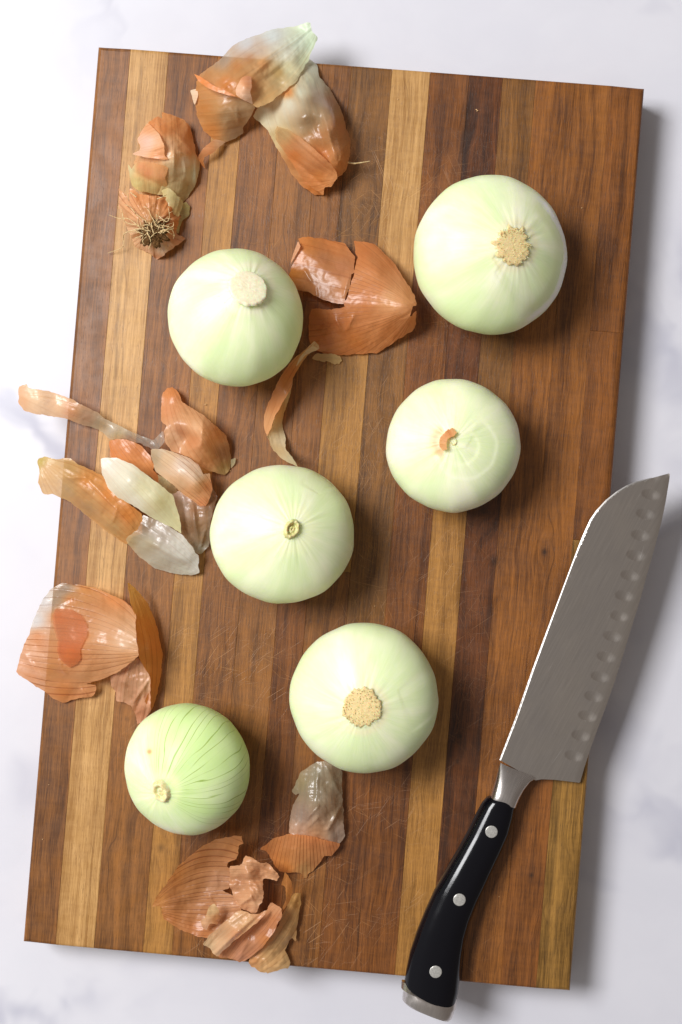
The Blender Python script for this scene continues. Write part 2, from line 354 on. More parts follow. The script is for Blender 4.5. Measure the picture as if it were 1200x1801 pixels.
def onion(name, c, rx, ry, hgt, tip, shape, label, seed, green=.3, veins=0., rings=(), mat=None, flat=None, lump=.5, vside=0.0):
    """c centre px, rx ry silhouette radii px, hgt height mm, tip px of the pole; shape: exponents of the body"""
    heq = hgt * .46
    ctr = U(c[0], c[1], heq)
    sc = PXM * (H - heq * MM) / H
    R = (rx + ry) / 2 * sc; Ra, Rb = rx * sc, ry * sc
    top = U(tip[0], tip[1], hgt * .93)
    ax = (top - ctr); ax.normalize()
    root = empty(name, (ctr.x, ctr.y, ZB), label, 'onion', 'peeled onions on the board')
    q = Vector((0, 0, 1)).rotation_difference(ax).to_matrix()
    qi = q.inverted()
    NL, NA = 150, 220
    body, kp, nb = shape      # polar squash, top pull, bottom squash
    V = []; F = []; UVv = []; TI = []
    for j in range(NL + 1):
        f = j / NL
        th = math.pi * (f ** 1.18 if f < 1 else 1)
        for k in range(NA):
            ph = 2 * math.pi * k / NA
            s_, c_ = math.sin(th), math.cos(th)
            r = 1.0
            zz = c_ * (body if c_ > 0 else nb)
            pull = kp * math.exp(-(th / 0.36) ** 2)
            xr = s_ * (1 + 0.03 * math.sin(2 * th))
            zz += pull
            rib = 0.0035 * math.sin(ph * 9 + seed) + 0.0022 * math.sin(ph * 17 + seed * 3)
            xr *= 1 + rib
            d = Vector((xr * math.cos(ph), xr * math.sin(ph), zz))
            nz = noise.noise(Vector((d.x * 1.3, d.y * 1.3, d.z * 1.3 + seed * 5))) * .035 * lump + noise.noise(d * 3 + Vector((seed, 0, 0))) * .007 * lump
            pleat = 0.007 * math.exp(-((th - .32) / .22) ** 2) * noise.noise(Vector((math.cos(ph) * 7, math.sin(ph) * 7, seed)))
            d *= 1 + nz + pleat
            if flat is not None and d.z > flat: d.z = flat + (d.z - flat) * .12
            w = q @ d
            w = Vector((w.x * Ra, w.y * Rb, w.z * R))
            tc = (0, 0, 0, 0)
            for (rxp, ryp, rad, wid, step, col, alpha, a0, a1) in rings:
                # rings drawn as steps of the cut outer layer round a point given in photo pixels
                pu = w + ctr
                pc = U(rxp, ryp, (pu.z - ZB) / MM)
                dd = math.hypot(pu.x - pc.x, pu.y - pc.y) / PXM
                an = math.degrees(math.atan2(pu.y - pc.y, pu.x - pc.x))
                am = 1.0
                if a0 is not None:
                    dm = abs(((an - (a0 + a1) / 2) + 180) % 360 - 180); am = max(0, min(1, ((a1 - a0) / 2 - dm) / 14 + .5))
                if w.z < 0: am = 0
                rr = rad * (1 + .02 * math.sin(an / 23) + .012 * math.sin(an / 7))
                st = 1 / (1 + math.exp(max(-30, min(30, (dd - rr) / max(.6, wid * .22)))))
                w = w * (1 - step * MM / R * st * am)
                al = alpha * math.exp(-((dd - rr) / wid) ** 2) * am
                if al > tc[3]: tc = (*s2l(col), al)
            w += ctr
            if w.z < ZB + .0003: w.z = ZB + .0003
            V.append(w); UVv.append((k / NA, f)); TI.append(tc)
    for j in range(NL):
        for k in range(NA):
            a = j * NA + k; b = j * NA + (k + 1) % NA
            F.append((a, a + NA, b + NA, b))
    o = link_mesh('bulb', V, F, mat or M_ONION)
    me = o.data
    uvl = me.uv_layers.new(name='UVMap')
    vi = np.zeros(len(me.loops), int); me.loops.foreach_get('vertex_index', vi)
    ua = np.array(UVv)[vi]
    ua = ua.reshape(-1, 4, 2); wr = (ua[:, :, 0].max(1) - ua[:, :, 0].min(1)) > .5
    ua[wr, :, 0] = np.where(ua[wr, :, 0] < .5, ua[wr, :, 0] + 1, ua[wr, :, 0])
    uvl.data.foreach_set('uv', ua.reshape(-1))
    ca = me.color_attributes.new('tint', 'FLOAT_COLOR', 'POINT'); ca.data.foreach_set('color', np.array(TI, 'f').ravel())
    o['seed'] = float(seed); o['green'] = float(green); o['veins'] = float(veins); o['vein_side'] = float(vside)
    adopt(o, root)
    def surf(px, py):
        """height in mm of the bulb surface seen at a pixel"""
        best = None
        for w in V[:NA * 70]:
            pc = U(px, py, (w.z - ZB) / MM); dd = (pc - w).length
            if best is None or dd < best[0]: best = (dd, w)
        return best[1]
    return root, q, ctr, ax, surf

def disc(name, parent, P, ax, r, mat, rough=.05, dome=.18, seed=1, seg=64, rings=16, spikes=.08, gran=.03):
    q = Vector((0, 0, 1)).rotation_difference(ax).to_matrix()
    V = [P + q @ Vector((0, 0, r * dome))]; F = []
    for j in range(1, rings + 1):
        f = j / rings
        for k in range(seg):
            a = 2 * math.pi * k / seg
            e = 1 + spikes * noise.noise(Vector((math.cos(a) * 4, math.sin(a) * 4, seed))) * f + spikes * .8 * noise.noise(Vector((math.cos(a) * 12, math.sin(a) * 12, seed))) * f * f
            x, y = f * r * e * math.cos(a), f * r * e * math.sin(a)
            g = gran * r * noise.noise(Vector((x / r * 9, y / r * 9, seed))) + gran * .6 * r * noise.noise(Vector((x / r * 22, y / r * 22, seed)))
            z = r * dome * (1 - f ** 3) + g * (1 if f < .98 else 0) - (r * .12 if j == rings else 0)
            V.append(P + q @ Vector((x, y, z)))
    for k in range(seg): F.append((0, 1 + k, 1 + (k + 1) % seg))
    for j in range(rings - 1):
        for k in range(seg):
            a = 1 + j * seg + k; b = 1 + j * seg + (k + 1) % seg
            F.append((a, a + seg, b + seg, b))
    o = link_mesh(name, V, F, mat); adopt(o, parent); return o

def neck(name, parent, P, ax, rx, ry, hgt, mat, rot=0., hollow=.5, seed=1, flare=.25):
    """short cut neck: a squeezed open tube of leaf bases"""
    q = Vector((0, 0, 1)).rotation_difference(ax).to_matrix() @ Matrix.Rotation(rot, 3, 'Z')
    prof = [(1 + flare * 2.2, -.5), (1 + flare, -.05), (1.02, .45), (.95, .85), (.86, 1.0), (.70, .93), (.6, .6), (.45, .35), (.30, .62), (.18, .66), (.08, .4), (.02, .38)]
    seg = 40; V = []; F = []
    for j, (f, z) in enumerate(prof):
        for k in range(seg):
            a = 2 * math.pi * k / seg
            e = 1 + .10 * noise.noise(Vector((math.cos(a) * 2.4, math.sin(a) * 2.4, seed + j * .1))) + .03 * math.sin(a * 11 + j)
            zz = hgt * z * (1 + .35 * noise.noise(Vector((math.cos(a) * 1.7, math.sin(a) * 1.7, seed * 3))))
            V.append(P + q @ Vector((rx * f * e * math.cos(a), ry * f * e * math.sin(a), zz)))
    for j in range(len(prof) - 1):
        for k in range(seg):
            a = j * seg + k; b = j * seg + (k + 1) % seg
            F.append((a, b, b + seg, a + seg))
    o = link_mesh(name, V, F, mat); adopt(o, parent); return o

mmpx = PXM * .91
# large, top right
r, q, c, ax, sf = onion('peeled_onion', (860.5, 450.5), 137.5, 137.5, 66, (903, 432), (.84, .05, .86),
    'largest peeled onion, with a white crescent edge, at the upper right', 1, green=.55,
    rings=[(903, 432, 37, 7, 0, (240, 232, 192), .75, None, None), (867, 455, 123, 5, 0.5, (250, 250, 240), .9, -58, 52), (867, 455, 108, 9, 0, (206, 214, 136), .45, -58, 52), (925, 432, 62, 16, .35, (206, 218, 140), .35, -70, 60), (870, 480, 108, 12, .3, (212, 222, 150), .3, -55, 50)])
P = sf(903, 432); disc('root_plate', r, P - ax * .0004, ax, 34 * mmpx, M_SCAR, dome=.07, seed=2, spikes=.30, gran=.022)
def roots_ring(parent, P, ax, r, n, mat, seed, L=.05):
    """tiny cut root stubs round a root plate, one mesh"""
    q = Vector((0, 0, 1)).rotation_difference(ax).to_matrix(); V = []; F = []; rr = random.Random(seed)
    for k in range(n):
        f = math.sqrt(rr.random()); f = max(f, rr.random()); a = rr.random() * 6.283
        x, y = r * f * math.cos(a), r * f * math.sin(a); s = r * rr.uniform(.014, .032); b = len(V); h = r * rr.uniform(.03, L)
        for m in range(5):
            V.append(P + q @ Vector((x + s * math.cos(m * 1.2566), y + s * math.sin(m * 1.2566), r * .02)))
        V.append(P + q @ Vector((x * 1.04 + s * .5 * rr.uniform(-1, 1), y * 1.04, r * .08 + h)))
        for m in range(5): F.append((b + m, b + (m + 1) % 5, b + 5))
    o = link_mesh('root_stub', V, F, mat, smooth=False); o['kind'] = 'stuff'; adopt(o, parent)
roots_ring(r, P, ax, 33 * mmpx, 150, M_SCAR, 4)
# upper left, wide base
r, q, c, ax, sf = onion('peeled_onion', (413, 563.5), 119, 122.5, 68, (437, 505), (1.0, .10, .72),
    'peeled onion standing upright with a pale flat scar, left of the cracked orange skin', 2, green=.45, rings=[(437, 507, 38, 7, 0, (244, 240, 208), .7, None, None)])
P = sf(437, 507); disc('root_plate', r, P + ax * .0001, ax, 35 * mmpx, M_SCAR2, dome=.07, seed=3, spikes=.07, gran=.010)
# middle right, tan tuft
r, q, c, ax, sf = onion('peeled_onion', (796.5, 784), 117, 116, 56, (797, 777), (.84, .03, .86),
    'peeled onion with an orange shred and ringed cut layers at its neck', 3, green=.35,
    rings=[(812, 787, 28, 5, .4, (240, 241, 204), .3, None, None), (820, 788, 50, 4, .25, (246, 248, 220), .35, -170, 60), (800, 784, 108, 6, .0, (248, 248, 226), .55, -65, 40),
           (786, 776, 20, 9, .0, (226, 140, 84), .55, 110, 255)])
P = sf(797, 775); neck('neck', r, P - ax * .0014, ax, 6.5 * mmpx, 9 * mmpx, .0020, M_NECK3, .5, seed=5)
NECK3 = (r, P, ax)
# centre
r, q, c, ax, sf = onion('peeled_onion', (496.5, 940), 127.5, 122, 60, (513, 931), (.86, .05, .86),
    'peeled onion with a small olive pointed neck, left of centre beneath the curled skin strip', 4, green=.35,
    rings=[(560, 868, 34, 5, .35, (238, 240, 200), .25, 20, 150), (513, 931, 30, 12, .0, (244, 246, 200), .55, None, None)])
P = sf(513, 931); neck('neck', r, P - ax * .0012, ax, 12 * mmpx, 17 * mmpx, .0036, M_NECK, -.5, seed=6)
# lower middle
r, q, c, ax, sf = onion('peeled_onion', (640.5, 1226), 129.5, 131, 63, (637, 1247), (.84, .05, .86),
    'peeled onion with a round tan root scar facing up, lower middle of the board', 5, green=.45,
    rings=[(637, 1246, 38, 7, 0, (240, 232, 192), .75, None, None), (700, 1215, 70, 2.0, .25, (244, 246, 214), .35, -70, 40)])
P = sf(637, 1246); disc('root_plate', r, P - ax * .0004, ax, 35 * mmpx, M_SCAR, dome=.07, seed=8, spikes=.16, gran=.022)
roots_ring(r, P, ax, 34 * mmpx, 180, M_SCAR, 9)
# lower left, green veins
r, q, c, ax, sf = onion('peeled_onion', (332, 1349.5), 112, 116.5, 57, (284, 1392), (.90, .04, .86),
    'smallest peeled onion with fine green veins fanning from its neck, lower left of the board', 6, green=.75, veins=1.0, vside=.55,
    rings=[(263, 1322, 1, 3.5, .2, (214, 140, 84), .8, None, None), (284, 1392, 26, 9, 0, (240, 244, 190), .5, None, None)])
P = sf(284, 1392); neck('neck', r, P - ax * .0012, ax, 15 * mmpx, 19 * mmpx, .0030, M_NECK3, .3, seed=7)

# ------------------------------------------------------------------ onion skins
def skin_mat():
    n = NT('onion_skin')
    col = n.node('ShaderNodeGamma', {0: n.attr('tone').outputs['Color'], 1: 0.62}).outputs[0]; col = n.mix(n.ramp(n.math('SUBTRACT', n.sep(col)[0], n.sep(col)[2]), 0.12, 0.5), col, n.mix(1.0, col, (1.04, 0.92, 0.60, 1), 'MULTIPLY')); op = n.attr('tone').outputs['Alpha']
    uv = n.sep(n.attr('UVMap').outputs['Vector']); seed = n.attr('seed', 'OBJECT').outputs['Fac']; vn = n.attr('veins', 'OBJECT').outputs['Fac']; vq = n.attr('vein_count', 'OBJECT').outputs['Fac']
    so = n.mul(seed, 3.3)
    fib = n.noise(n.xyz(n.mul(uv[0], 30), n.mul(uv[1], 0.6), so), 1.0, 3, 0.6)
    vw = n.add(n.mul(uv[0], vq), n.mul(n.noise(n.xyz(n.mul(uv[0], 3), n.mul(uv[1], 2), so), 1.0, 2), 1.5))
    fr = n.math('ABSOLUTE', n.sub(n.math('FRACT', vw), 0.5))
    wid = n.ramp(n.noise(n.xyz(n.mul(uv[0], 9), n.mul(uv[1], 1.5), n.add(so, 4)), 1.0, 2), 0.35, 0.7, 0.05, 0.2)
    vein = n.ramp(fr, 0.0, wid, 1, 0)
    vein = n.mul(vein, n.ramp(n.noise(n.xyz(n.mul(uv[0], 5), n.mul(uv[1], 3), n.add(so, 8)), 1.0, 2), 0.30, 0.55))
    p = n.coord('Object')
    blot = n.noise(p, 55, 4, 0.6)
    c = n.mix(n.mul(n.ramp(fib, 0.35, 0.7), 0.38), col, n.mix(1.0, col, (0.84, 0.70, 0.58, 1), 'MULTIPLY'))
    c = n.mix(n.mul(n.ramp(blot, 0.45, 0.72), 0.35), c, n.mix(1.0, col, (0.86, 0.72, 0.60, 1), 'MULTIPLY'))
    c = n.mix(n.mul(n.mul(vein, vn), 0.72), c, n.mix(1.0, col, (0.45, 0.24, 0.15, 1), 'MULTIPLY'))
    op2 = n.math('ADD', op, n.add(n.mul(n.mul(vein, vn), 0.25), n.mul(n.sub(fib, 0.5), 0.35)), clamp=True)
    hh = n.add(n.mul(fib, 0.7), n.add(n.mul(n.mul(vein, vn), -0.5), n.mul(n.noise(p, 160, 3, 0.6), 0.5)))
    nm = n.bump(hh, 0.45, 0.0006)
    b = n.pbr(Base_Color=c, Roughness=0.36, Specular_IOR_Level=0.5, Normal=nm, Coat_Weight=0.38, Coat_Roughness=0.30)
    tr = n.node('ShaderNodeBsdfTranslucent', {'Color': c, 'Normal': nm})
    m1 = n.node('ShaderNodeMixShader', {0: 0.42, 1: b.outputs[0], 2: tr.outputs[0]})
    tp = n.node('ShaderNodeBsdfTransparent', {'Color': n.mix(0.45, (1, 1, 1, 1), c)})
    # the clear part still reflects: a thin glossy film
    gl = n.node('ShaderNodeBsdfGlossy', {'Color': (1, 1, 1, 1), 'Roughness': 0.22, 'Normal': nm})
    fz = n.node('ShaderNodeFresnel', {'IOR': 1.5, 'Normal': nm})
    film = n.node('ShaderNodeMixShader', {0: n.math('MULTIPLY', fz.outputs[0], 1.15, clamp=True), 1: tp.outputs[0], 2: gl.outputs[0]})
    m2 = n.node('ShaderNodeMixShader', {0: op2, 1: film.outputs[0], 2: m1.outputs[0]})
    return n.done(m2)
M_SKIN = skin_mat()

def tps(pts, vals, q):
    """thin plate spline through control values"""
    pts = np.asarray(pts, float); vals = np.asarray(vals, float); q = np.asarray(q, float)
    mu = pts.mean(0); sc = max(1e-6, pts.std()); a = (pts - mu) / sc; b = (q - mu) / sc
    def K(x, y):
        d2 = ((x[:, None, :] - y[None, :, :]) ** 2).sum(-1); return np.where(d2 > 1e-12, d2 * np.log(d2 + 1e-12) * .5, 0)
    m = len(a)
    if m < 4: 
        w = 1 / (((b[:, None] - a[None]) ** 2).sum(-1) + 1e-3); return (w @ vals.reshape(m, -1)) / w.sum(1, keepdims=True)
    A = np.zeros((m + 3, m + 3)); A[:m, :m] = K(a, a) + np.eye(m) * 1e-3; A[:m, m] = 1; A[:m, m + 1:] = a; A[m, :m] = 1; A[m + 1:, :m] = a.T
    v = np.vstack([vals.reshape(m, -1), np.zeros((3, vals.reshape(m, -1).shape[1]))])
    w = np.linalg.solve(A, v)
    return K(b, a) @ w[:m] + w[m] + b @ w[m + 1:]
def idw(pts, vals, q, p=2.4):
    pts = np.asarray(pts, float); vals = np.asarray(vals, float); q = np.asarray(q, float)
    d = np.sqrt(((q[:, None] - pts[None]) ** 2).sum(-1)) + 1e-3
    w = d ** -p; return (w @ vals) / w.sum(1, keepdims=True)
def seg_dist(q, a, b):
    a = np.array(a, float); b = np.array(b, float); d = b - a; t = np.clip(((q - a) @ d) / (d @ d), 0, 1)
    return np.sqrt(((q - (a + t[:, None] * d)) ** 2).sum(1)), t
SK = [0]
def skin(parent, T, outline, hts, cols, poles=None, veins=.6, rag=1.0, step=2.6, creases=(), crumple=.5, name='skin_flap', label=None, lift=0.0, soft=1, vq=13.0):
    """T = (ox, oy, s): crop coordinates -> photo pixels. hts (x, y, mm), cols (x, y, (r, g, b), opacity)"""
    SK[0] += 1; sd = SK[0]
    ox, oy, s = T; tr = lambda a: np.stack([ox + np.asarray(a, float)[:, 0] / s, oy + np.asarray(a, float)[:, 1] / s], 1)
    O = tr(outline); rr = random.Random(sd)
    # gently rounded outline: one corner cutting pass, then small ragged steps
    if soft:
        Q = []
        for k in range(len(O)):
            a, b = O[k], O[(k + 1) % len(O)]; Q += [a * .9 + b * .1, a * .1 + b * .9]
        O = np.array(Q)
    loop = []
    for k in range(len(O)):
        a, b = O[k], O[(k + 1) % len(O)]; L = np.hypot(*(b - a)); m = max(1, int(L / step))
        nrm = np.array([-(b - a)[1], (b - a)[0]]) / max(L, 1e-6)
        for j in range(m):
            f = j / m; x, y = a * (1 - f) + b * f
            e = rag * (noise.noise(Vector((x / 11, y / 11, sd))) * 1.6 + noise.noise(Vector((x / 3.5, y / 3.5, sd + 9))) * .9)
            loop.append((x + nrm[0] * e, y + nrm[1] * e))
    loop = np.array(loop)
    x0, y0 = loop.min(0); x1, y1 = loop.max(0); pts = []
    gy = y0; row = 0
    while gy < y1:
        gx = x0 + (step / 2 if row % 2 else 0)
        while gx < x1: pts.append((gx + rr.uniform(-.3, .3), gy + rr.uniform(-.3, .3))); gx += step
        gy += step * .87; row += 1
    pts = np.array(pts)
    X, Y = pts[:, 0], pts[:, 1]; ins = np.zeros(len(pts), bool); near = np.full(len(pts), 1e9)
    for k in range(len(loop)):
        ax_, ay_ = loop[k]; bx_, by_ = loop[(k + 1) % len(loop)]
        c_ = ((ay_ > Y) != (by_ > Y)) & (X < (bx_ - ax_) * (Y - ay_) / ((by_ - ay_) or 1e-9) + ax_); ins ^= c_
        near = np.minimum(near, (X - ax_) ** 2 + (Y - ay_) ** 2)
    pts = pts[ins & (near > (step * .6) ** 2)]
    allp = np.vstack([loop, pts]); nl = len(loop)
    r = delaunay_2d_cdt([Vector(p) for p in allp], [], [list(range(nl))], 1, 1e-4)
    vv = np.array([tuple(v) for v in r[0]]); faces = [tuple(f) for f in r[2]]
    hp = tr([(a[0], a[1]) for a in hts]); h = tps(hp, [a[2] for a in hts], vv)[:, 0]
    if poles: A, B = tr(poles)
    else: A, B = np.array([x0 - 100, (y0 + y1) / 2]), np.array([x1 + 100, (y0 + y1) / 2])
    dA, dB = vv - A, vv - B
    base = math.atan2(*(B - A)[::-1])
    def wrap(x): return (x + np.pi) % (2 * np.pi) - np.pi
    ua = wrap(np.arctan2(dA[:, 1], dA[:, 0]) - base); ub = wrap(np.arctan2(dB[:, 1], dB[:, 0]) - base - np.pi)
    uu = (ua - ub) / 2; rA = np.hypot(*dA.T); rB = np.hypot(*dB.T); tt = rA / (rA + rB + 1e-6)
    dist = np.hypot(*(B - A))
    # wrinkles: along the fibres and soft crumples
    fibn = np.array([noise.noise(Vector((u_ * 14, t_ * 1.2, sd * 3.1))) for u_, t_ in zip(uu, tt)])
    cr = np.array([noise.noise(Vector((x / 22, y / 22, sd * 1.7))) for x, y in vv]); cr2 = np.array([abs(noise.noise(Vector((x / 9, y / 9, sd * 2.7)))) for x, y in vv])
    h = h + crumple * (fibn * .7 + cr * 1.3 - cr2 * .7)
    for (pa, pb, amp, wd) in creases:
        (a, b) = tr([pa, pb]); d, t_ = seg_dist(vv, a, b); h = h + amp * np.exp(-(d / wd)) * np.sin(np.pi * np.clip(t_ * .9 + .05, 0, 1)) ** .5
    h = np.maximum(h + lift, .25 + .1 * (sd % 3))
    # what hangs past the board's edge may dip, but never under the countertop
    cp = tr([(a[0], a[1]) for a in cols]); cv = np.array([[*s2l(a[2]), a[3]] for a in cols])
    cc = np.clip(idw(cp, cv, vv), 0, 1)  # tones include pinkish glints painted into the skin colour
    W = [U(x, y, hh) for (x, y), hh in zip(vv, h)]
    o = link_mesh(name, W, faces, M_SKIN)
    me = o.data
    # faces must look up
    if me.polygons and sum(p.normal.z for p in me.polygons[:50]) < 0: me.flip_normals()
    ca = me.color_attributes.new('tone', 'FLOAT_COLOR', 'POINT'); ca.data.foreach_set('color', cc.astype('f').ravel())
    uvl = me.uv_layers.new(name='UVMap'); vi = np.zeros(len(me.loops), int); me.loops.foreach_get('vertex_index', vi)
    uvl.data.foreach_set('uv', np.stack([uu[vi], tt[vi]], 1).ravel())
    o['seed'] = float(sd); o['veins'] = float(veins); o['vein_count'] = float(vq)
    if label: o['label'] = label
    if parent: adopt(o, parent)
    return o
def peel(px, py, label):
    p = U(px, py); return empty('onion_skin', (p.x, p.y, ZB), label, 'onion skin', 'onion skins scattered on the board')
def tube(pts, rad, seg=5):
    V = []; F = []
    for i_, p in enumerate(pts):
        t_ = (pts[min(i_ + 1, len(pts) - 1)] - pts[max(i_ - 1, 0)]).normalized()
        a = t_.orthogonal().normalized(); b = t_.cross(a)
        f = rad * (1 - .55 * i_ / (len(pts) - 1))
        for k in range(seg): V.append(p + a * f * math.cos(k * 6.283 / seg) + b * f * math.sin(k * 6.283 / seg))
    for i_ in range(len(pts) - 1):
        for k in range(seg): x = i_ * seg + k; y = i_ * seg + (k + 1) % seg; F.append((x, y, y + seg, x + seg))
    return V, F
def spline(ctrl, n=14):
    out = []; c = [ctrl[0]] + list(ctrl) + [ctrl[-1]]
    for k in range(1, len(c) - 2):
        for j in range(n):
            t_ = j / n; p0, p1, p2, p3 = c[k - 1], c[k], c[k + 1], c[k + 2]
            out.append(.5 * ((2 * p1) + (p2 - p0) * t_ + (2 * p0 - 5 * p1 + 4 * p2 - p3) * t_ ** 2 + (3 * p1 - p0 - 3 * p2 + p3) * t_ ** 3))
    out.append(ctrl[-1]); return out

T1 = (190, 180, 6.0); T2 = (320, 20, 3.5294); T3 = (450, 400, 4.0); T3b = (270, 400, 2.4); T4 = (20, 660, 3.0); T5 = (20, 1010, 4.2857); T6 = (260, 1450, 4.0); T7 = (240, 1320, 3.0)

# --- A: peel with the root tuft, upper left
A = peel(270, 330, 'crumpled orange and pale green skin ending in a dried root tuft, upper left')
skin(A, T1, [(425, 215), (520, 150), (578, 172), (572, 100), (700, 138), (800, 180), (862, 245), (905, 400), (930, 560), (968, 600), (970, 700), (920, 890), (820, 1035), (740, 1100), (650, 1060), (600, 990), (450, 955), (330, 940), (250, 870), (300, 700), (270, 640), (330, 510), (340, 470), (315, 390), (360, 300)],
     [(425, 215, 12), (578, 172, 14), (572, 105, 12), (800, 190, 8), (905, 400, 4), (940, 570, 5), (965, 700, 3), (900, 900, 2), (740, 1080, 1.5), (450, 940, 5), (260, 860, 3), (600, 450, 22), (450, 400, 18), (700, 650, 20), (330, 480, 8), (500, 700, 15), (780, 450, 16), (800, 800, 12)],
     [(700, 200, (226, 140, 84), .95), (860, 350, (224, 138, 88), .9), (600, 280, (206, 112, 60), 1), (480, 200, (214, 122, 68), .95), (650, 460, (240, 190, 160), 1), (850, 500, (228, 150, 110), .95), (800, 620, (240, 214, 180), .95), (880, 760, (232, 232, 184), .95), (700, 760, (196, 176, 128), .7), (820, 920, (200, 186, 130), .75), (560, 900, (210, 200, 140), .8), (420, 740, (224, 150, 118), .95)],  # white-pink tones here and on the next flap paint in a highlight
     poles=[(520, 1500), (600, -300)], veins=.35, creases=[((520, 150), (560, 370), 1.5, 4), ((690, 480), (700, 690), 1.6, 2), ((850, 560), (740, 520), 1.6, 2), ((800, 600), (820, 740), 1.2, 2), ((940, 580), (720, 330), 1.6, 4), ((920, 880), (930, 590), 1.5, 3)], crumple=.9)
skin(A, T1, [(420, 212), (530, 320), (560, 370), (590, 440), (602, 560), (640, 606), (500, 595), (385, 578), (258, 545), (332, 508), (340, 470), (312, 390), (360, 300)],
     [(420, 212, 14), (560, 370, 24), (602, 560, 23), (640, 606, 22), (385, 578, 19), (260, 545, 13), (340, 470, 13), (312, 390, 10), (450, 420, 21), (450, 500, 21)],
     [(440, 260, (232, 160, 120), 1), (420, 420, (246, 206, 190), 1), (540, 560, (232, 150, 110), 1), (300, 540, (240, 190, 170), 1)], poles=[(200, 520), (900, 300)], veins=.35, creases=[((560, 370), (640, 606), 1.4, 3), ((380, 400), (590, 380), .8, 2)])
skin(A, T1, [(212, 650), (250, 705), (290, 640), (400, 625), (560, 655), (640, 690), (600, 790), (630, 890), (600, 980), (450, 960), (330, 940), (250, 870), (225, 760)],
     [(212, 650, 15), (250, 760, 13), (330, 900, 8), (600, 960, 5), (630, 700, 20), (400, 630, 19), (450, 800, 14), (560, 800, 16)],
     [(220, 700, (232, 234, 176), 1), (300, 860, (222, 224, 150), .95), (450, 930, (216, 206, 140), .9), (420, 740, (224, 142, 106), .95), (560, 760, (222, 150, 110), .9), (350, 680, (228, 150, 118), 1)], poles=[(480, 1400), (400, 200)], veins=.3, creases=[((250, 720), (600, 900), -1.2, 4)])
skin(A, T1, [(115, 900), (160, 960), (228, 1050), (215, 950), (235, 905), (330, 970), (430, 985), (560, 1000), (620, 1000), (690, 1060), (735, 1130), (770, 1190), (742, 1260), (722, 1390), (790, 1405), (812, 1435), (700, 1525), (640, 1575), (522, 1668), (455, 1595), (300, 1535), (240, 1410), (190, 1310), (170, 1200), (112, 1110), (120, 1000)],
     [(115, 905, 12), (170, 1000, 12), (228, 1050, 13), (120, 1100, 4), (240, 1400, 3), (450, 1590, 3), (522, 1668, 1), (800, 1430, 3), (720, 1390, 6), (760, 1190, 6), (620, 1000, 13), (240, 920, 10), (460, 1200, 16), (450, 1400, 13), (300, 1200, 14), (650, 1250, 13), (560, 1530, 9)],
     [(140, 980, (238, 176, 148), 1), (250, 1200, (236, 170, 136), 1), (200, 1350, (240, 190, 160), 1), (350, 1000, (226, 140, 96), 1), (650, 1080, (206, 116, 66), 1), (560, 1540, (240, 200, 176), 1), (520, 1650, (214, 140, 116), 1), (760, 1430, (206, 130, 104), 1), (450, 1300, (186, 130, 80), 1), (700, 1300, (198, 120, 80), 1)],
     poles=[(460, 1320), (460, -900)], veins=.7, rag=1.8, crumple=2.0, step=2.2)
skin(A, T1, [(742, 1120), (820, 1048), (868, 1100), (862, 1190), (780, 1255), (740, 1390), (700, 1300), (730, 1200)],
     [(742, 1120, 6), (868, 1100, 2), (780, 1250, 3), (720, 1380, 2)], [(820, 1120, (188, 180, 110), .75), (720, 1330, (206, 196, 130), .8), (780, 1200, (176, 160, 96), .7)], veins=.3)
skin(A, T1, [(560, 930), (640, 900), (760, 1000), (800, 1060), (770, 1140), (745, 1210), (680, 1180), (620, 1060)], [(560, 930, 8), (640, 900, 10), (800, 1060, 5), (745, 1210, 8), (620, 1060, 12), (700, 1050, 11)],
     [(640, 960, (206, 196, 134), .9), (760, 1060, (206, 200, 140), .85), (700, 1150, (196, 170, 110), .9)], veins=.3, poles=[(560, 1400), (660, 500)])
M_ROOT = plain('dried_root', (228, 204, 156), .7, (184, 150, 100), 900, 0, .25)
M_ROOTD = plain('root_base', (120, 86, 50), .9, (66, 44, 24), 1500, 0, .1, 1.0)
P = U(190 + 480 / 6, 180 + 1375 / 6, 14.6)
disc('root_base', A, P, Vector((0, 0, 1)), 25 * PXM, M_ROOTD, dome=.35, seed=12, spikes=.5, gran=.28)
V, F = [], []
rr = random.Random(5)
def addt(cp, rad):
    v_, f_ = tube(spline(cp, 6), rad); b = len(V); V.extend(v_); F.extend([tuple(b + i_ for i_ in f) for f in f_])
for k in range(85):
    a = rr.uniform(0, 6.283); d0 = rr.uniform(0, 90); x, y = 480 + d0 * math.cos(a), 1370 + d0 * .6 * math.sin(a)
    cp = [(x, y, 15 + rr.uniform(0, 1))]; ang = rr.uniform(math.radians(175), math.radians(345)) if rr.random() < .85 else rr.uniform(0, 6.28); hh = 16
    L = rr.uniform(28, 62) 
    for m in range(rr.choice([3, 4, 5])):
        ang += rr.uniform(-.75, .75); x += L * math.cos(ang); y += L * math.sin(ang) * .95; hh += rr.uniform(-1.0, 1.5) if m < 2 else rr.uniform(-2, .4)
        x = min(x, 690); cp.append((x, y, max(13.5, min(20, hh))))
    addt([U(190 + p_[0] / 6, 180 + p_[1] / 6, p_[2]) for p_ in cp], rr.uniform(.22, .42) * MM)
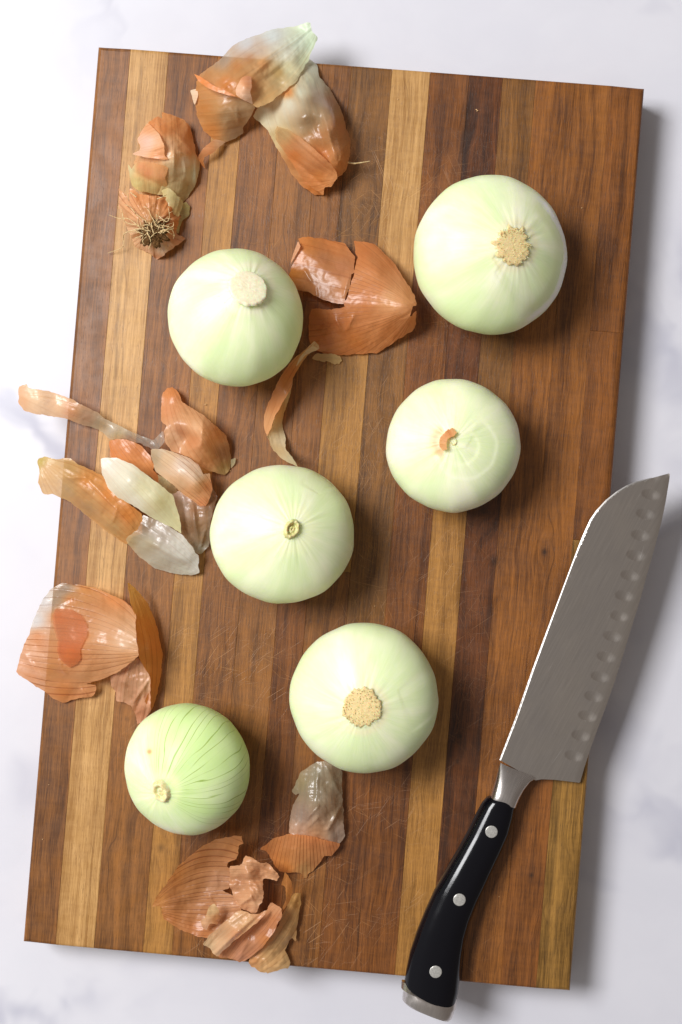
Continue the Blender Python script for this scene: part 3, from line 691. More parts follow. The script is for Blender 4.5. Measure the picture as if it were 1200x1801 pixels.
for cp in [[(350, 1330, 15), (220, 1230, 14), (120, 1225, 12), (10, 1188, 11)], [(330, 1300, 15), (180, 1260, 13), (150, 1150, 12), (105, 1100, 9)], [(300, 1340, 15), (170, 1390, 10), (160, 1520, 5), (0, 1590, 2)], [(400, 1250, 16), (300, 1180, 17), (230, 1100, 15), (170, 1080, 13)],
           [(560, 1300, 17), (660, 1320, 16), (700, 1400, 12), (690, 1440, 11)], [(540, 1200, 17), (620, 1260, 17), (650, 1200, 17), (635, 1110, 16)], [(520, 1020, 16), (570, 1000, 17), (620, 975, 15)], [(300, 1000, 14), (250, 960, 14), (230, 945, 13)]]:
    addt([U(190 + p_[0] / 6, 180 + p_[1] / 6, p_[2]) for p_ in cp], .28 * MM)
o = link_mesh('roots', V, F, M_ROOT); o['kind'] = 'stuff'; adopt(o, A)

# --- B: big translucent peel over the top edge
B = peel(480, 190, 'big translucent two lobed skin, green white at its tip, hanging over the top edge')
skin(B, T2, [(790, 295), (838, 330), (850, 400), (930, 500), (985, 600), (1025, 730), (1048, 800), (1045, 885), (1020, 990), (962, 1035), (925, 1085), (885, 1090), (880, 1142), (820, 1138), (740, 1080), (690, 1020), (620, 900), (570, 812), (530, 730), (440, 655), (470, 600), (560, 560), (650, 480), (720, 390)],
     [(790, 295, 2), (838, 330, 2), (930, 500, 3), (1025, 730, 4), (1045, 885, 7), (1020, 990, 8), (885, 1090, 5), (820, 1138, 2), (690, 1020, 2), (570, 812, 2), (530, 730, 4), (440, 655, 6), (800, 420, 10), (640, 600, 14), (700, 640, 22), (780, 640, 25), (860, 700, 23), (850, 820, 21), (940, 720, 26), (970, 880, 22), (900, 860, 20), (700, 850, 15), (960, 960, 17), (910, 600, 22)],
     [(820, 340, (228, 236, 200), .85), (800, 420, (222, 230, 186), .9), (740, 500, (232, 236, 196), .92), (660, 580, (238, 240, 206), .97), (560, 680, (238, 232, 190), 1), (600, 770, (232, 214, 160), .95), (820, 560, (188, 160, 120), .5), (780, 680, (180, 142, 100), .5), (930, 560, (176, 128, 100), .6), (980, 720, (190, 120, 90), .75), (860, 780, (190, 118, 74), .75), (860, 900, (206, 108, 56), .9), (960, 960, (206, 118, 72), .95), (820, 1080, (204, 100, 42), 1), (700, 900, (200, 110, 60), .9), (660, 500, (220, 130, 76), .95)],
     poles=[(975, 1010), (720, 150)], veins=.25, crumple=.7, creases=[((880, 640), (965, 950), 2.4, 5), ((940, 600), (985, 900), 2.0, 4), ((640, 500), (700, 590), .8, 2), ((700, 440), (760, 540), .8, 2), ((740, 400), (800, 490), .8, 2), ((670, 470), (730, 570), .8, 2), ((770, 370), (830, 440), .8, 2), ((1040, 760), (970, 960), 1.8, 3)])
skin(B, T2, [(592, 712), (650, 728), (720, 770), (800, 835), (880, 905), (950, 975), (968, 1030), (928, 1088), (885, 1092), (880, 1140), (800, 1090), (720, 1000), (650, 890), (585, 800), (580, 740)],
     [(592, 712, 12), (720, 770, 21), (880, 905, 22), (960, 1000, 15), (900, 1090, 9), (800, 1080, 6), (650, 890, 8), (585, 790, 7), (760, 900, 18)],
     [(630, 750, (206, 176, 130), .6), (740, 820, (214, 150, 116), .75), (850, 920, (220, 140, 100), .85), (700, 900, (204, 110, 56), .95), (850, 1030, (214, 120, 64), 1), (940, 1020, (224, 138, 90), 1)],
     poles=[(975, 1030), (480, 600)], veins=.5, creases=[((640, 870), (880, 1080), -1.5, 4), ((700, 790), (930, 980), 1.0, 4)])
skin(B, T2, [(92, 440), (110, 400), (200, 470), (330, 525), (440, 580), (458, 600), (430, 650), (382, 720), (382, 755), (330, 790), (280, 812), (205, 800), (130, 735), (95, 650), (82, 560)],
     [(92, 440, 14), (200, 470, 18), (330, 525, 21), (450, 595, 17), (382, 740, 4), (280, 810, 3), (130, 735, 3), (82, 560, 6), (230, 620, 17), (330, 650, 15), (150, 560, 13)],
     [(110, 430, (206, 128, 70), .95), (140, 600, (198, 118, 60), .9), (180, 740, (206, 120, 62), .95), (230, 560, (194, 134, 84), .85), (300, 650, (190, 150, 110), .7), (380, 620, (196, 160, 122), .65), (340, 760, (186, 150, 116), .6), (200, 500, (200, 130, 80), .9)],
     poles=[(620, 560), (-200, 640)], veins=.3, creases=[((310, 610), (370, 690), 1.5, 3), ((340, 600), (350, 700), 1.0, 2)])
skin(B, T2, [(795, 66), (812, 130), (848, 168), (820, 220), (800, 262), (790, 300), (740, 380), (710, 440), (640, 490), (560, 560), (470, 600), (440, 580), (340, 528), (240, 500), (150, 440), (100, 400), (230, 305), (290, 240), (320, 205), (440, 155), (570, 110), (680, 97)],
     [(795, 66, 8), (848, 168, 6), (790, 300, 8), (680, 470, 15), (560, 560, 19), (460, 595, 20), (340, 528, 24), (200, 480, 22), (100, 400, 18), (290, 240, 6), (440, 155, 4), (680, 97, 6), (450, 320, 20), (600, 380, 15), (620, 220, 15), (300, 380, 22), (520, 470, 17)],
     [(760, 110, (214, 246, 196), 1), (720, 180, (226, 248, 208), 1), (800, 200, (210, 242, 190), 1), (640, 260, (238, 242, 208), 1), (660, 350, (232, 234, 180), .95), (760, 300, (220, 238, 180), 1), (560, 150, (212, 226, 212), .75), (400, 190, (206, 206, 190), .5), (260, 290, (200, 176, 140), .5), (470, 230, (200, 170, 136), .65), (340, 340, (202, 124, 66), .9), (420, 300, (196, 130, 84), .85), (280, 450, (206, 110, 48), .95), (420, 450, (214, 140, 90), .9), (600, 380, (206, 172, 112), .8), (540, 520, (212, 168, 116), .85), (150, 410, (210, 140, 90), .75), (500, 330, (222, 154, 108), .9)],
     poles=[(860, 60), (60, 620)], veins=.3, creases=[((500, 300), (620, 220), 1.2, 3), ((520, 430), (640, 330), -2.0, 8), ((430, 400), (560, 290), 1.5, 4)], crumple=.8)
skin(B, T2, [(76, 388), (112, 402), (200, 462), (330, 520), (335, 532), (230, 505), (150, 470), (100, 430)], [(76, 388, 20), (200, 465, 25), (333, 525, 26), (150, 470, 23)],
     [(100, 400, (226, 120, 60), 1), (300, 515, (220, 130, 80), 1)], rag=.4, veins=.2)
skin(B, T2, [(52, 490), (95, 480), (102, 520), (80, 582), (66, 545)], [(52, 490, 8), (95, 480, 10), (80, 582, 8), (102, 520, 11)], [(75, 510, (246, 214, 186), 1)], rag=.4, veins=.2)
skin(B, T2, [(205, 792), (275, 810), (232, 842), (192, 882), (140, 905), (134, 930), (145, 975), (122, 955), (100, 900), (130, 850)], [(205, 792, 5), (275, 810, 3), (140, 905, 6), (145, 975, 2), (100, 900, 8), (190, 850, 8)],
     [(150, 870, (222, 140, 104), .95), (260, 810, (204, 160, 130), .8), (140, 950, (214, 120, 66), 1)], rag=.5, veins=.3)
skin(B, T2, [(333, 482), (372, 412), (400, 400), (432, 405), (434, 470), (424, 500), (442, 578), (385, 552), (338, 520)], [(333, 490, 25), (372, 412, 26), (432, 405, 23), (424, 500, 27), (442, 578, 21), (338, 520, 25), (385, 470, 30)],
     [(350, 490, (240, 190, 170), 1), (400, 430, (226, 150, 120), 1), (415, 540, (244, 210, 190), 1)], rag=.5, veins=.2, creases=[((345, 500), (420, 560), 1, 3)])
v_, f_ = tube(spline([U(320 + 1030 / 3.53, 20 + 938 / 3.53, 8), U(320 + 1070 / 3.53, 20 + 944 / 3.53, 9), U(320 + 1120 / 3.53, 20 + 938 / 3.53, 8.5), U(320 + 1168 / 3.53, 20 + 930 / 3.53, 7)], 6), .55 * MM)
adopt(link_mesh('root_strand', v_, f_, M_ROOT), B)

# --- C: cracked dome of orange skin
C_ = peel(630, 520, 'cracked cup of copper orange skin, open side towards the onion on its left')
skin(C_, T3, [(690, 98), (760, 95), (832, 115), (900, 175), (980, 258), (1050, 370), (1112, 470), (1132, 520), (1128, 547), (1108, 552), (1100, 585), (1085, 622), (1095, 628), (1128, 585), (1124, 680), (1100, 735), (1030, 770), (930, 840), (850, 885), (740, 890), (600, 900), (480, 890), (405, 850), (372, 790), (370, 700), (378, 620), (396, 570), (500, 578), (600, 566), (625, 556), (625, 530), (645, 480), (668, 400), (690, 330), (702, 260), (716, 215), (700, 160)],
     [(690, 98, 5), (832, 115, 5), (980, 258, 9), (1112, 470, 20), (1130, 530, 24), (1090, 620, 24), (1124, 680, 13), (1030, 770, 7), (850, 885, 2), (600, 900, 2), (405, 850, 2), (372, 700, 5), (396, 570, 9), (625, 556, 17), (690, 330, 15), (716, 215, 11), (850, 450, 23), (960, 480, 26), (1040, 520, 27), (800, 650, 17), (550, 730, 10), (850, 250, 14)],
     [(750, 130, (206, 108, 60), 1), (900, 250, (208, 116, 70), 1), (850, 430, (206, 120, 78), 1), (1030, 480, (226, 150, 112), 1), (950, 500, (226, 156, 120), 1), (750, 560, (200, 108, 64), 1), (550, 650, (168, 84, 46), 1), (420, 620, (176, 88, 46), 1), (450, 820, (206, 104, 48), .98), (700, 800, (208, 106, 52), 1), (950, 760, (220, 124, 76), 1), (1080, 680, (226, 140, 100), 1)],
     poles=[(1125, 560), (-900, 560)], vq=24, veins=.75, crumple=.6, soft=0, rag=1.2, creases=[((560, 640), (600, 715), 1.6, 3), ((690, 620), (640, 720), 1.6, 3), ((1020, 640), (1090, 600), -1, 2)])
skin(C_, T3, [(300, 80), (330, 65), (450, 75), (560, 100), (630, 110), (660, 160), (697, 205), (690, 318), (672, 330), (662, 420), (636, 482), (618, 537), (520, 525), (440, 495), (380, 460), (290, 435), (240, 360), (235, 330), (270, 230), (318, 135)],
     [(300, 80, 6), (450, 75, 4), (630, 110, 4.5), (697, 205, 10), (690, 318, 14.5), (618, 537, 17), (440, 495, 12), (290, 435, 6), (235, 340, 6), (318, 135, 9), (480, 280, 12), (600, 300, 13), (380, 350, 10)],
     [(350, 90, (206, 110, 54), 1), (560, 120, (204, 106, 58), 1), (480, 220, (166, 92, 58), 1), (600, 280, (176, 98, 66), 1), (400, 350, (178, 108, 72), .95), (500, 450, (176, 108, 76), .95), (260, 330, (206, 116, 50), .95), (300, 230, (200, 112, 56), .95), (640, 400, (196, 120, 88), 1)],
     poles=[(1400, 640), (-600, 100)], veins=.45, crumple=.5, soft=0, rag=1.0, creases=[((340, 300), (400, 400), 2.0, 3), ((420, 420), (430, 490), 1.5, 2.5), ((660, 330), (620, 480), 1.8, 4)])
skin(C_, T3, [(297, 95), (316, 136), (272, 212), (243, 262), (262, 190)], [(297, 95, 10), (316, 136, 13), (243, 262, 9), (262, 190, 8)], [(285, 150, (236, 170, 150), 1)], rag=.3, veins=.1)
o = skin(C_, T3, [(390, 925), (420, 890), (500, 885), (600, 900), (608, 940), (590, 962), (540, 957), (500, 940), (465, 945), (430, 932)], [(390, 925, 2), (500, 885, 3), (608, 940, 2), (540, 957, 1)],
     [(440, 920, (190, 140, 84), .95), (560, 930, (214, 176, 122), 1)], rag=2, veins=.3)
# --- D: curled strip
D = peel(500, 700, 'thin curled ribbon of skin, orange outside and cream inside, between two peeled onions')
skin(D, T3b, [(680, 478), (695, 495), (700, 512), (660, 530), (632, 562), (600, 615), (590, 640), (582, 680), (545, 740), (518, 790), (495, 850), (480, 885), (466, 835), (468, 790), (482, 750), (508, 690), (545, 615), (590, 555), (640, 515)],
     [(680, 478, 16), (700, 512, 15), (600, 615, 14), (582, 680, 13), (518, 790, 13), (480, 885, 8), (466, 820, 5), (500, 700, 6), (560, 590, 8), (550, 680, 14)],
     [(690, 500, (232, 200, 160), 1), (640, 550, (226, 160, 110), 1), (580, 620, (220, 124, 72), 1), (520, 740, (222, 134, 88), 1), (480, 830, (230, 160, 122), 1)], poles=[(720, 440), (440, 980)], veins=.7, crumple=.4)
skin(D, T3b, [(582, 676), (545, 738), (518, 788), (494, 850), (480, 884), (500, 932), (540, 976), (612, 1012), (592, 980), (558, 935), (558, 888), (543, 830), (550, 780), (575, 720)],
     [(582, 676, 12), (518, 788, 13), (480, 884, 9), (540, 976, 12), (612, 1012, 26), (558, 888, 3), (543, 830, 2), (575, 720, 4)],
     [(540, 780, (214, 170, 120), 1), (510, 860, (232, 208, 164), 1), (550, 900, (238, 220, 180), .95), (590, 990, (214, 206, 160), .9), (525, 940, (214, 186, 140), .9)], poles=[(600, 600), (700, 1100)], veins=.4)
skin(D, T3b, [(672, 500), (700, 512), (672, 525), (640, 540), (600, 590), (620, 545), (645, 518)], [(672, 500, 17), (700, 512, 17), (600, 590, 15), (640, 540, 17)], [(660, 520, (236, 206, 166), 1)], rag=.3, veins=.2)

# --- E: heap at the left edge
E1 = peel(140, 730, 'narrow strip of skin, pale orange turning clear, sticking out over the left edge')
skin(E1, T4, [(38, 62), (82, 44), (90, 66), (210, 86), (330, 130), (400, 170), (470, 205), (498, 232), (570, 265), (660, 310), (750, 345), (800, 290), (812, 350), (765, 400), (690, 365), (600, 335), (520, 338), (490, 312), (455, 282), (380, 262), (280, 226), (130, 206), (70, 185), (38, 150)],
     [(38, 62, 8), (38, 150, 5), (210, 86, 8), (210, 210, 5), (330, 130, 9), (320, 235, 6), (470, 205, 8), (455, 282, 5), (570, 265, 8), (520, 338, 4), (660, 310, 7), (750, 345, 8), (800, 290, 12), (765, 400, 6), (150, 140, 12), (330, 185, 12), (540, 290, 10)],
     [(60, 80, (240, 180, 150), .85), (130, 140, (244, 196, 156), .72), (240, 170, (242, 186, 146), .75), (50, 140, (236, 168, 130), .85), (310, 190, (224, 150, 120), .8), (400, 220, (206, 158, 132), .65), (480, 260, (196, 176, 136), .45), (540, 280, (232, 232, 206), .6), (560, 320, (214, 206, 160), .6), (650, 330, (220, 220, 200), .3), (760, 350, (220, 222, 206), .3), (800, 310, (224, 224, 214), .3)],
     poles=[(20, 100), (800, 420)], veins=.35, creases=[((500, 235), (570, 265), 1.4, 2), ((620, 310), (660, 340), 1.2, 2), ((700, 330), (760, 380), 1.2, 2), ((760, 300), (810, 350), 1, 2)], crumple=.6)
E5 = peel(345, 920, 'clear brownish scrap of skin tucked against the onion with the olive neck')
skin(E5, T4, [(845, 632), (880, 608), (940, 640), (1000, 690), (1060, 590), (1088, 640), (1052, 760), (1046, 900), (995, 946), (950, 920), (930, 870), (895, 830), (885, 740)],
     [(845, 632, 4), (940, 640, 9), (1088, 640, 5), (1046, 900, 4), (995, 946, 2), (895, 830, 2), (960, 760, 12), (1000, 850, 8)],
     [(870, 640, (236, 200, 190), .8), (900, 690, (240, 206, 196), .85), (960, 700, (190, 140, 110), .5), (1040, 660, (178, 130, 100), .4), (940, 800, (176, 134, 100), .4), (1000, 850, (180, 150, 116), .4), (990, 930, (222, 220, 190), .5)],
     poles=[(990, 960), (900, 500)], veins=.3, creases=[((960, 690), (975, 900), 2.2, 3), ((900, 750), (960, 900), 1.5, 2), ((1030, 800), (990, 930), 1.6, 2)], crumple=1.4)
skin(E5, T4, [(770, 520), (820, 548), (870, 590), (885, 640), (850, 634), (815, 600), (785, 590)], [(770, 520, 7), (870, 590, 8), (850, 634, 5), (785, 590, 4), (820, 575, 10)], [(800, 550, (190, 180, 130), .6), (860, 610, (200, 170, 130), .6)], veins=.2, crumple=1.4)
E3 = peel(232, 800, 'small flat orange scrap of skin behind the white green petal')
skin(E3, T4, [(515, 342), (600, 335), (682, 368), (730, 420), (755, 480), (750, 500), (785, 540), (782, 578), (730, 530), (640, 490), (560, 460), (522, 430)],
     [(515, 342, 6), (682, 368, 9), (755, 480, 9), (785, 560, 4), (640, 480, 8), (522, 430, 5), (620, 410, 11)],
     [(540, 380, (206, 112, 64), .98), (650, 400, (214, 122, 78), .98), (720, 460, (216, 124, 76), .98), (770, 560, (206, 110, 66), 1)], poles=[(500, 250), (820, 640)], veins=.5)
E4 = peel(318, 835, 'pale pink skin with orange veins and frayed orange tip, lying across the heap')
skin(E4, T4, [(738, 390), (800, 388), (870, 410), (950, 440), (1000, 490), (1012, 525), (1048, 515), (1062, 600), (1040, 670), (1018, 700), (980, 680), (900, 620), (830, 560), (760, 505), (732, 440)],
     [(738, 390, 10), (870, 410, 15), (950, 440, 15), (1048, 515, 13), (1062, 600, 11), (1018, 700, 10), (900, 620, 11), (760, 505, 9), (880, 500, 21), (970, 570, 20)],
     [(760, 430, (200, 180, 140), .7), (820, 440, (236, 204, 170), .9), (900, 480, (246, 220, 200), 1), (980, 520, (244, 210, 190), 1), (880, 570, (236, 190, 160), 1), (1040, 590, (228, 140, 106), 1), (1010, 680, (228, 134, 96), 1), (940, 630, (230, 160, 126), 1)], poles=[(560, 300), (1120, 760)], vq=20, veins=1.0, creases=[((800, 400), (1000, 480), .8, 3)], crumple=.6)
E2 = peel(345, 765, 'salmon orange skin with a rolled hump and brown spots, topmost of the heap')
skin(E2, T4, [(798, 92), (825, 68), (850, 62), (882, 88), (900, 140), (960, 178), (1010, 208), (1070, 258), (1128, 310), (1150, 370), (1162, 440), (1155, 490), (1130, 526), (1080, 516), (1010, 490), (955, 440), (900, 418), (840, 395), (812, 350), (805, 300), (820, 266), (790, 240), (790, 170)],
     [(850, 62, 4), (798, 92, 4), (900, 140, 7), (790, 200, 7), (1010, 208, 13), (1128, 310, 8), (1160, 440, 3), (1130, 526, 2), (1010, 490, 9), (900, 418, 10), (812, 350, 13), (820, 266, 15), (900, 260, 17), (930, 330, 11), (1000, 290, 24), (985, 370, 21), (1060, 380, 17), (860, 120, 8)],
     [(840, 90, (222, 124, 74), 1), (830, 180, (226, 140, 106), 1), (930, 220, (232, 164, 132), 1), (870, 330, (238, 188, 162), 1), (960, 350, (222, 140, 104), 1), (990, 270, (238, 180, 150), 1), (1080, 320, (220, 146, 108), .98), (1050, 440, (196, 128, 88), .95), (1110, 410, (150, 96, 66), .98), (1130, 500, (184, 150, 96), .95), (890, 290, (190, 120, 92), 1)],
     poles=[(830, 20), (1150, 600)], veins=.35, creases=[((1010, 230), (1000, 370), 2.0, 4), ((1000, 370), (900, 410), 1.2, 4)], crumple=.8)
skin(E2, T4, [(1158, 445), (1185, 435), (1180, 465), (1160, 492)], [(1158, 445, 3), (1185, 435, 2), (1160, 492, 1)], [(1170, 460, (190, 180, 130), .7)], rag=.3, veins=.1)
E7 = peel(170, 900, 'long amber skin fading to a white translucent tail, lying over the left edge')
skin(E7, T4, [(135, 452), (145, 440), (178, 430), (240, 442), (310, 436), (345, 465), (400, 490), (480, 528), (560, 620), (640, 695), (690, 735), (692, 840), (640, 850), (610, 895), (500, 822), (400, 742), (300, 662), (222, 627), (172, 628), (140, 572), (150, 500)],
     [(135, 452, 5), (310, 436, 9), (480, 528, 10), (690, 740, 12), (690, 840, 9), (610, 890, 4), (400, 742, 3), (222, 627, 4), (140, 572, 5), (300, 540, 14), (480, 660, 15), (600, 780, 13)],
     [(150, 450, (190, 170, 80), .95), (200, 500, (224, 176, 124), .82), (180, 590, (230, 180, 130), .8), (300, 470, (206, 160, 104), .8), (300, 600, (222, 178, 130), .7), (400, 560, (226, 138, 70), .95), (520, 620, (224, 128, 60), .98), (620, 740, (226, 126, 58), .98), (420, 690, (210, 162, 112), .7), (540, 800, (212, 166, 112), .7), (660, 820, (222, 150, 90), .9), (380, 640, (220, 160, 108), .75)],
     poles=[(140, 440), (760, 980)], veins=.5, creases=[((390, 530), (640, 800), 1.6, 4), ((260, 540), (480, 540), 1.2, 3), ((540, 770), (560, 690), 1.5, 2)], crumple=.8)
skin(E7, T4, [(600, 870), (640, 820), (690, 735), (760, 760), (840, 800), (900, 840), (950, 900), (990, 958), (988, 1010), (994, 1042), (960, 1055), (850, 1046), (760, 1020), (670, 955)],
     [(600, 870, 6), (690, 735, 11), (840, 800, 12), (990, 958, 8), (994, 1042, 4), (850, 1046, 2), (670, 955, 3), (780, 900, 14), (900, 950, 12)],
     [(620, 870, (206, 186, 136), .65), (700, 790, (190, 160, 130), .45), (720, 900, (214, 206, 166), .65), (800, 840, (224, 216, 200), .6), (780, 980, (222, 220, 190), .8), (880, 900, (244, 244, 232), .95), (950, 980, (248, 248, 238), 1), (900, 1020, (228, 230, 206), .9)],
     poles=[(1030, 1060), (300, 640)], veins=.4, creases=[((720, 880), (960, 1000), 1.2, 4)], crumple=.7)
E6 = peel(225, 860, 'thick white green inner petal of onion, opaque, on top of the amber skin')
skin(E6, T4, [(470, 440), (500, 434), (560, 436), (640, 468), (720, 530), (800, 588), (852, 632), (880, 720), (896, 790), (897, 836), (840, 800), (740, 752), (650, 690), (560, 645), (510, 595), (480, 520)],
     [(470, 440, 16), (560, 436, 17), (720, 530, 20), (852, 632, 17), (897, 836, 11), (740, 752, 14), (560, 645, 15), (480, 520, 16), (620, 560, 25), (760, 660, 23)],
     [(500, 470, (246, 246, 224), 1), (600, 540, (242, 244, 212), 1), (700, 600, (232, 236, 184), 1), (800, 680, (228, 232, 174), 1), (870, 780, (226, 230, 170), 1), (640, 670, (238, 238, 206), 1)], poles=[(420, 380), (960, 920)], veins=.15, crumple=.4, rag=.8)

# --- F: big orange cup at the lower left
F_ = peel(140, 1130, 'big translucent orange cup of skin with overlapping layers, lower left edge of the board')
skin(F_, T5, [(875, 58), (940, 110), (1025, 205), (1082, 340), (1112, 450), (1144, 600), (1130, 740), (1095, 930), (1052, 1035), (1005, 950), (1040, 870), (1050, 780), (1000, 700), (960, 620), (940, 450), (935, 310), (900, 220), (885, 150)],
     [(875, 58, 12), (1025, 205, 8), (1112, 450, 4), (1144, 600, 4), (1095, 930, 3), (1052, 1035, 4), (1050, 780, 12), (960, 620, 22), (940, 450, 24), (900, 220, 18), (1040, 550, 19)],
     [(900, 120, (206, 140, 54), .95), (1000, 230, (206, 128, 52), .95), (1000, 400, (226, 130, 54), .98), (1080, 560, (230, 130, 60), .98), (1000, 620, (214, 126, 60), .98), (1090, 800, (228, 130, 62), .98), (1060, 960, (222, 140, 84), .98)],
     poles=[(880, 30), (1020, 1100)], veins=.55, crumple=.5, creases=[((935, 310), (1110, 600), .8, 6)])
skin(F_, T5, [(752, 770), (850, 705), (955, 625), (1005, 700), (1052, 785), (1048, 900), (1052, 1035), (1000, 1105), (950, 1130), (935, 1050), (905, 992), (850, 965), (790, 960), (785, 885), (750, 840)],
     [(752, 770, 10), (955, 625, 18), (1052, 785, 15), (1052, 1035, 6), (950, 1130, 2), (905, 992, 6), (790, 960, 2), (750, 840, 5), (900, 820, 12)],
     [(800, 800, (206, 140, 116), .9), (900, 760, (188, 126, 96), .85), (880, 900, (186, 124, 92), .85), (800, 900, (214, 150, 126), .9), (1000, 900, (226, 160, 140), 1), (1030, 830, (236, 176, 156), 1), (980, 1050, (206, 130, 108), 1), (960, 1110, (214, 140, 122), 1)],
     poles=[(960, 560), (900, 1300)], veins=.6, crumple=1.8, creases=[((905, 990), (1040, 790), 2.6, 3), ((990, 870), (940, 1040), -1.6, 3), ((820, 790), (870, 830), 1.5, 3)])
FH = [(370, 66, 4), (640, 100, 6), (900, 240, 15), (940, 450, 27), (962, 612, 28), (800, 740, 16), (640, 835, 7), (615, 922, 4), (390, 972, 2), (230, 872, 2), (35, 745, 4), (90, 540, 4), (165, 340, 4), (250, 170, 4), (560, 350, 17), (750, 450, 24), (400, 600, 14), (880, 560, 28), (250, 650, 9), (560, 700, 15)]
skin(F_, T5, [(370, 66), (440, 74), (520, 80), (640, 100), (740, 150), (830, 185), (900, 240), (940, 305), (940, 450), (950, 540), (962, 612), (905, 665), (800, 740), (700, 785), (600, 815), (545, 830), (640, 835), (645, 870), (615, 922), (500, 935), (390, 972), (340, 950), (230, 872), (35, 745), (62, 640), (90, 540), (140, 440), (165, 340), (200, 270), (250, 170), (300, 115)],
     FH,
     [(400, 100, (200, 180, 150), .4), (260, 200, (206, 196, 176), .35), (180, 340, (208, 200, 180), .35), (320, 180, (204, 180, 146), .45), (560, 110, (220, 140, 86), .9), (780, 180, (222, 128, 76), .95), (450, 200, (214, 130, 78), .85), (600, 300, (210, 140, 104), .85), (720, 400, (222, 160, 130), .92), (850, 500, (238, 190, 166), .98), (860, 640, (228, 156, 120), .95), (560, 760, (222, 150, 110), .9), (350, 330, (208, 118, 60), .85), (200, 480, (212, 120, 70), .85), (430, 590, (214, 112, 52), .9), (300, 720, (202, 120, 70), .85), (100, 680, (214, 138, 110), .85), (400, 880, (212, 116, 62), .95), (560, 880, (222, 140, 100), .95), (160, 760, (212, 130, 96), .9)],
     poles=[(1080, 590), (-350, 480)], vq=17, veins=.9, crumple=.7, creases=[((300, 260), (560, 130), 1.4, 5), ((100, 600), (250, 830), 1.6, 5), ((520, 860), (580, 920), 2, 3), ((340, 640), (420, 760), 1.4, 4)])
skin(F_, T5, [(330, 258), (450, 262), (530, 310), (568, 380), (570, 450), (545, 520), (520, 560), (522, 640), (490, 680), (440, 705), (370, 645), (345, 580), (350, 500), (318, 400), (310, 320)],
     FH,
     [(400, 300, (220, 130, 80), .30), (540, 400, (220, 130, 80), .25), (400, 450, (226, 160, 130), .12), (440, 600, (218, 112, 56), .55), (480, 650, (216, 112, 56), .45), (330, 560, (220, 130, 80), .2)], poles=[(1080, 590), (-350, 480)], veins=.3, rag=.5, crumple=.1, lift=1.5)

# --- G: crushed cup at the bottom
G = peel(395, 1590, 'crushed copper skin torn open with crumpled pink pieces inside, at the bottom edge')
skin(G, T6, [(1030, 480), (1080, 485), (1076, 560), (1050, 720), (1042, 822), (1015, 800), (980, 860), (960, 885), (990, 930), (1010, 970), (990, 1012), (930, 1020), (850, 1052), (790, 1032), (700, 970), (760, 880), (840, 820), (900, 740), (940, 650), (1000, 540)],
     [(1030, 480, 5), (1080, 485, 3), (1050, 720, 3), (1042, 822, 3), (960, 885, 3), (1010, 970, 4), (850, 1052, 4), (700, 970, 6), (900, 740, 9), (1000, 540, 8), (960, 780, 9), (880, 950, 9)],
     [(1050, 520, (196, 140, 80), 1), (1020, 650, (196, 144, 92), .95), (940, 800, (200, 150, 104), .95), (860, 900, (210, 160, 112), .95), (850, 1000, (232, 176, 130), 1), (980, 980, (206, 160, 112), .95), (740, 970, (200, 130, 86), 1)],
     poles=[(1100, 300), (560, 1100)], veins=.55, crumple=1.2, rag=1.6, creases=[((820, 960), (900, 1040), 1.5, 4)])
skin(G, T6, [(30, 578), (40, 545), (80, 480), (150, 388), (240, 270), (360, 168), (460, 112), (560, 88), (666, 78), (662, 105), (672, 132), (640, 150), (636, 210), (620, 245), (565, 266), (560, 292), (574, 310), (580, 380), (576, 445), (520, 465), (600, 500), (660, 590), (640, 660), (540, 705), (480, 760), (420, 802), (320, 780), (200, 722), (110, 662), (98, 615), (104, 588), (80, 572)],
     [(30, 578, 6), (150, 388, 13), (360, 168, 20), (560, 88, 22), (666, 80, 21), (636, 210, 14), (565, 266, 11), (576, 445, 8), (660, 590, 8), (480, 760, 6), (320, 780, 6), (110, 662, 7), (300, 450, 6), (450, 300, 8), (300, 620, 4), (470, 620, 4), (450, 160, 15), (240, 320, 11)],
     [(60, 540, (196, 122, 64), 1), (200, 330, (200, 118, 60), 1), (360, 190, (204, 122, 68), 1), (600, 100, (206, 122, 72), 1), (300, 400, (166, 98, 56), 1), (480, 250, (180, 108, 70), 1), (500, 400, (184, 120, 92), 1), (200, 550, (156, 88, 48), 1), (180, 660, (176, 98, 54), 1), (350, 740, (196, 110, 68), 1), (400, 620, (190, 118, 84), 1), (560, 560, (206, 140, 112), 1)],
     poles=[(20, 585), (900, 520)], vq=16, veins=1.0, crumple=.7, rag=1.3, creases=[((480, 340), (490, 440), 1.4, 4), ((430, 490), (470, 590), 1.2, 3)])
skin(G, T6, [(870, 545), (940, 590), (946, 640), (900, 740), (820, 850), (740, 925), (680, 960), (645, 972), (610, 950), (560, 942), (490, 932), (540, 880), (600, 830), (730, 720), (810, 640)],
     [(870, 545, 14), (940, 590, 17), (900, 740, 15), (740, 925, 10), (645, 972, 4), (490, 932, 6), (600, 830, 9), (730, 720, 8), (820, 780, 16), (810, 640, 10)],
     [(880, 570, (206, 136, 106), 1), (900, 680, (186, 106, 72), 1), (820, 740, (176, 100, 70), 1), (740, 850, (184, 112, 84), .98), (650, 930, (196, 122, 100), .98), (560, 900, (204, 124, 92), 1), (850, 820, (206, 116, 66), 1)],
     poles=[(1000, 480), (500, 1050)], veins=.6, crumple=.8, creases=[((720, 780), (640, 950), 2, 4), ((930, 620), (760, 900), 1, 5)])
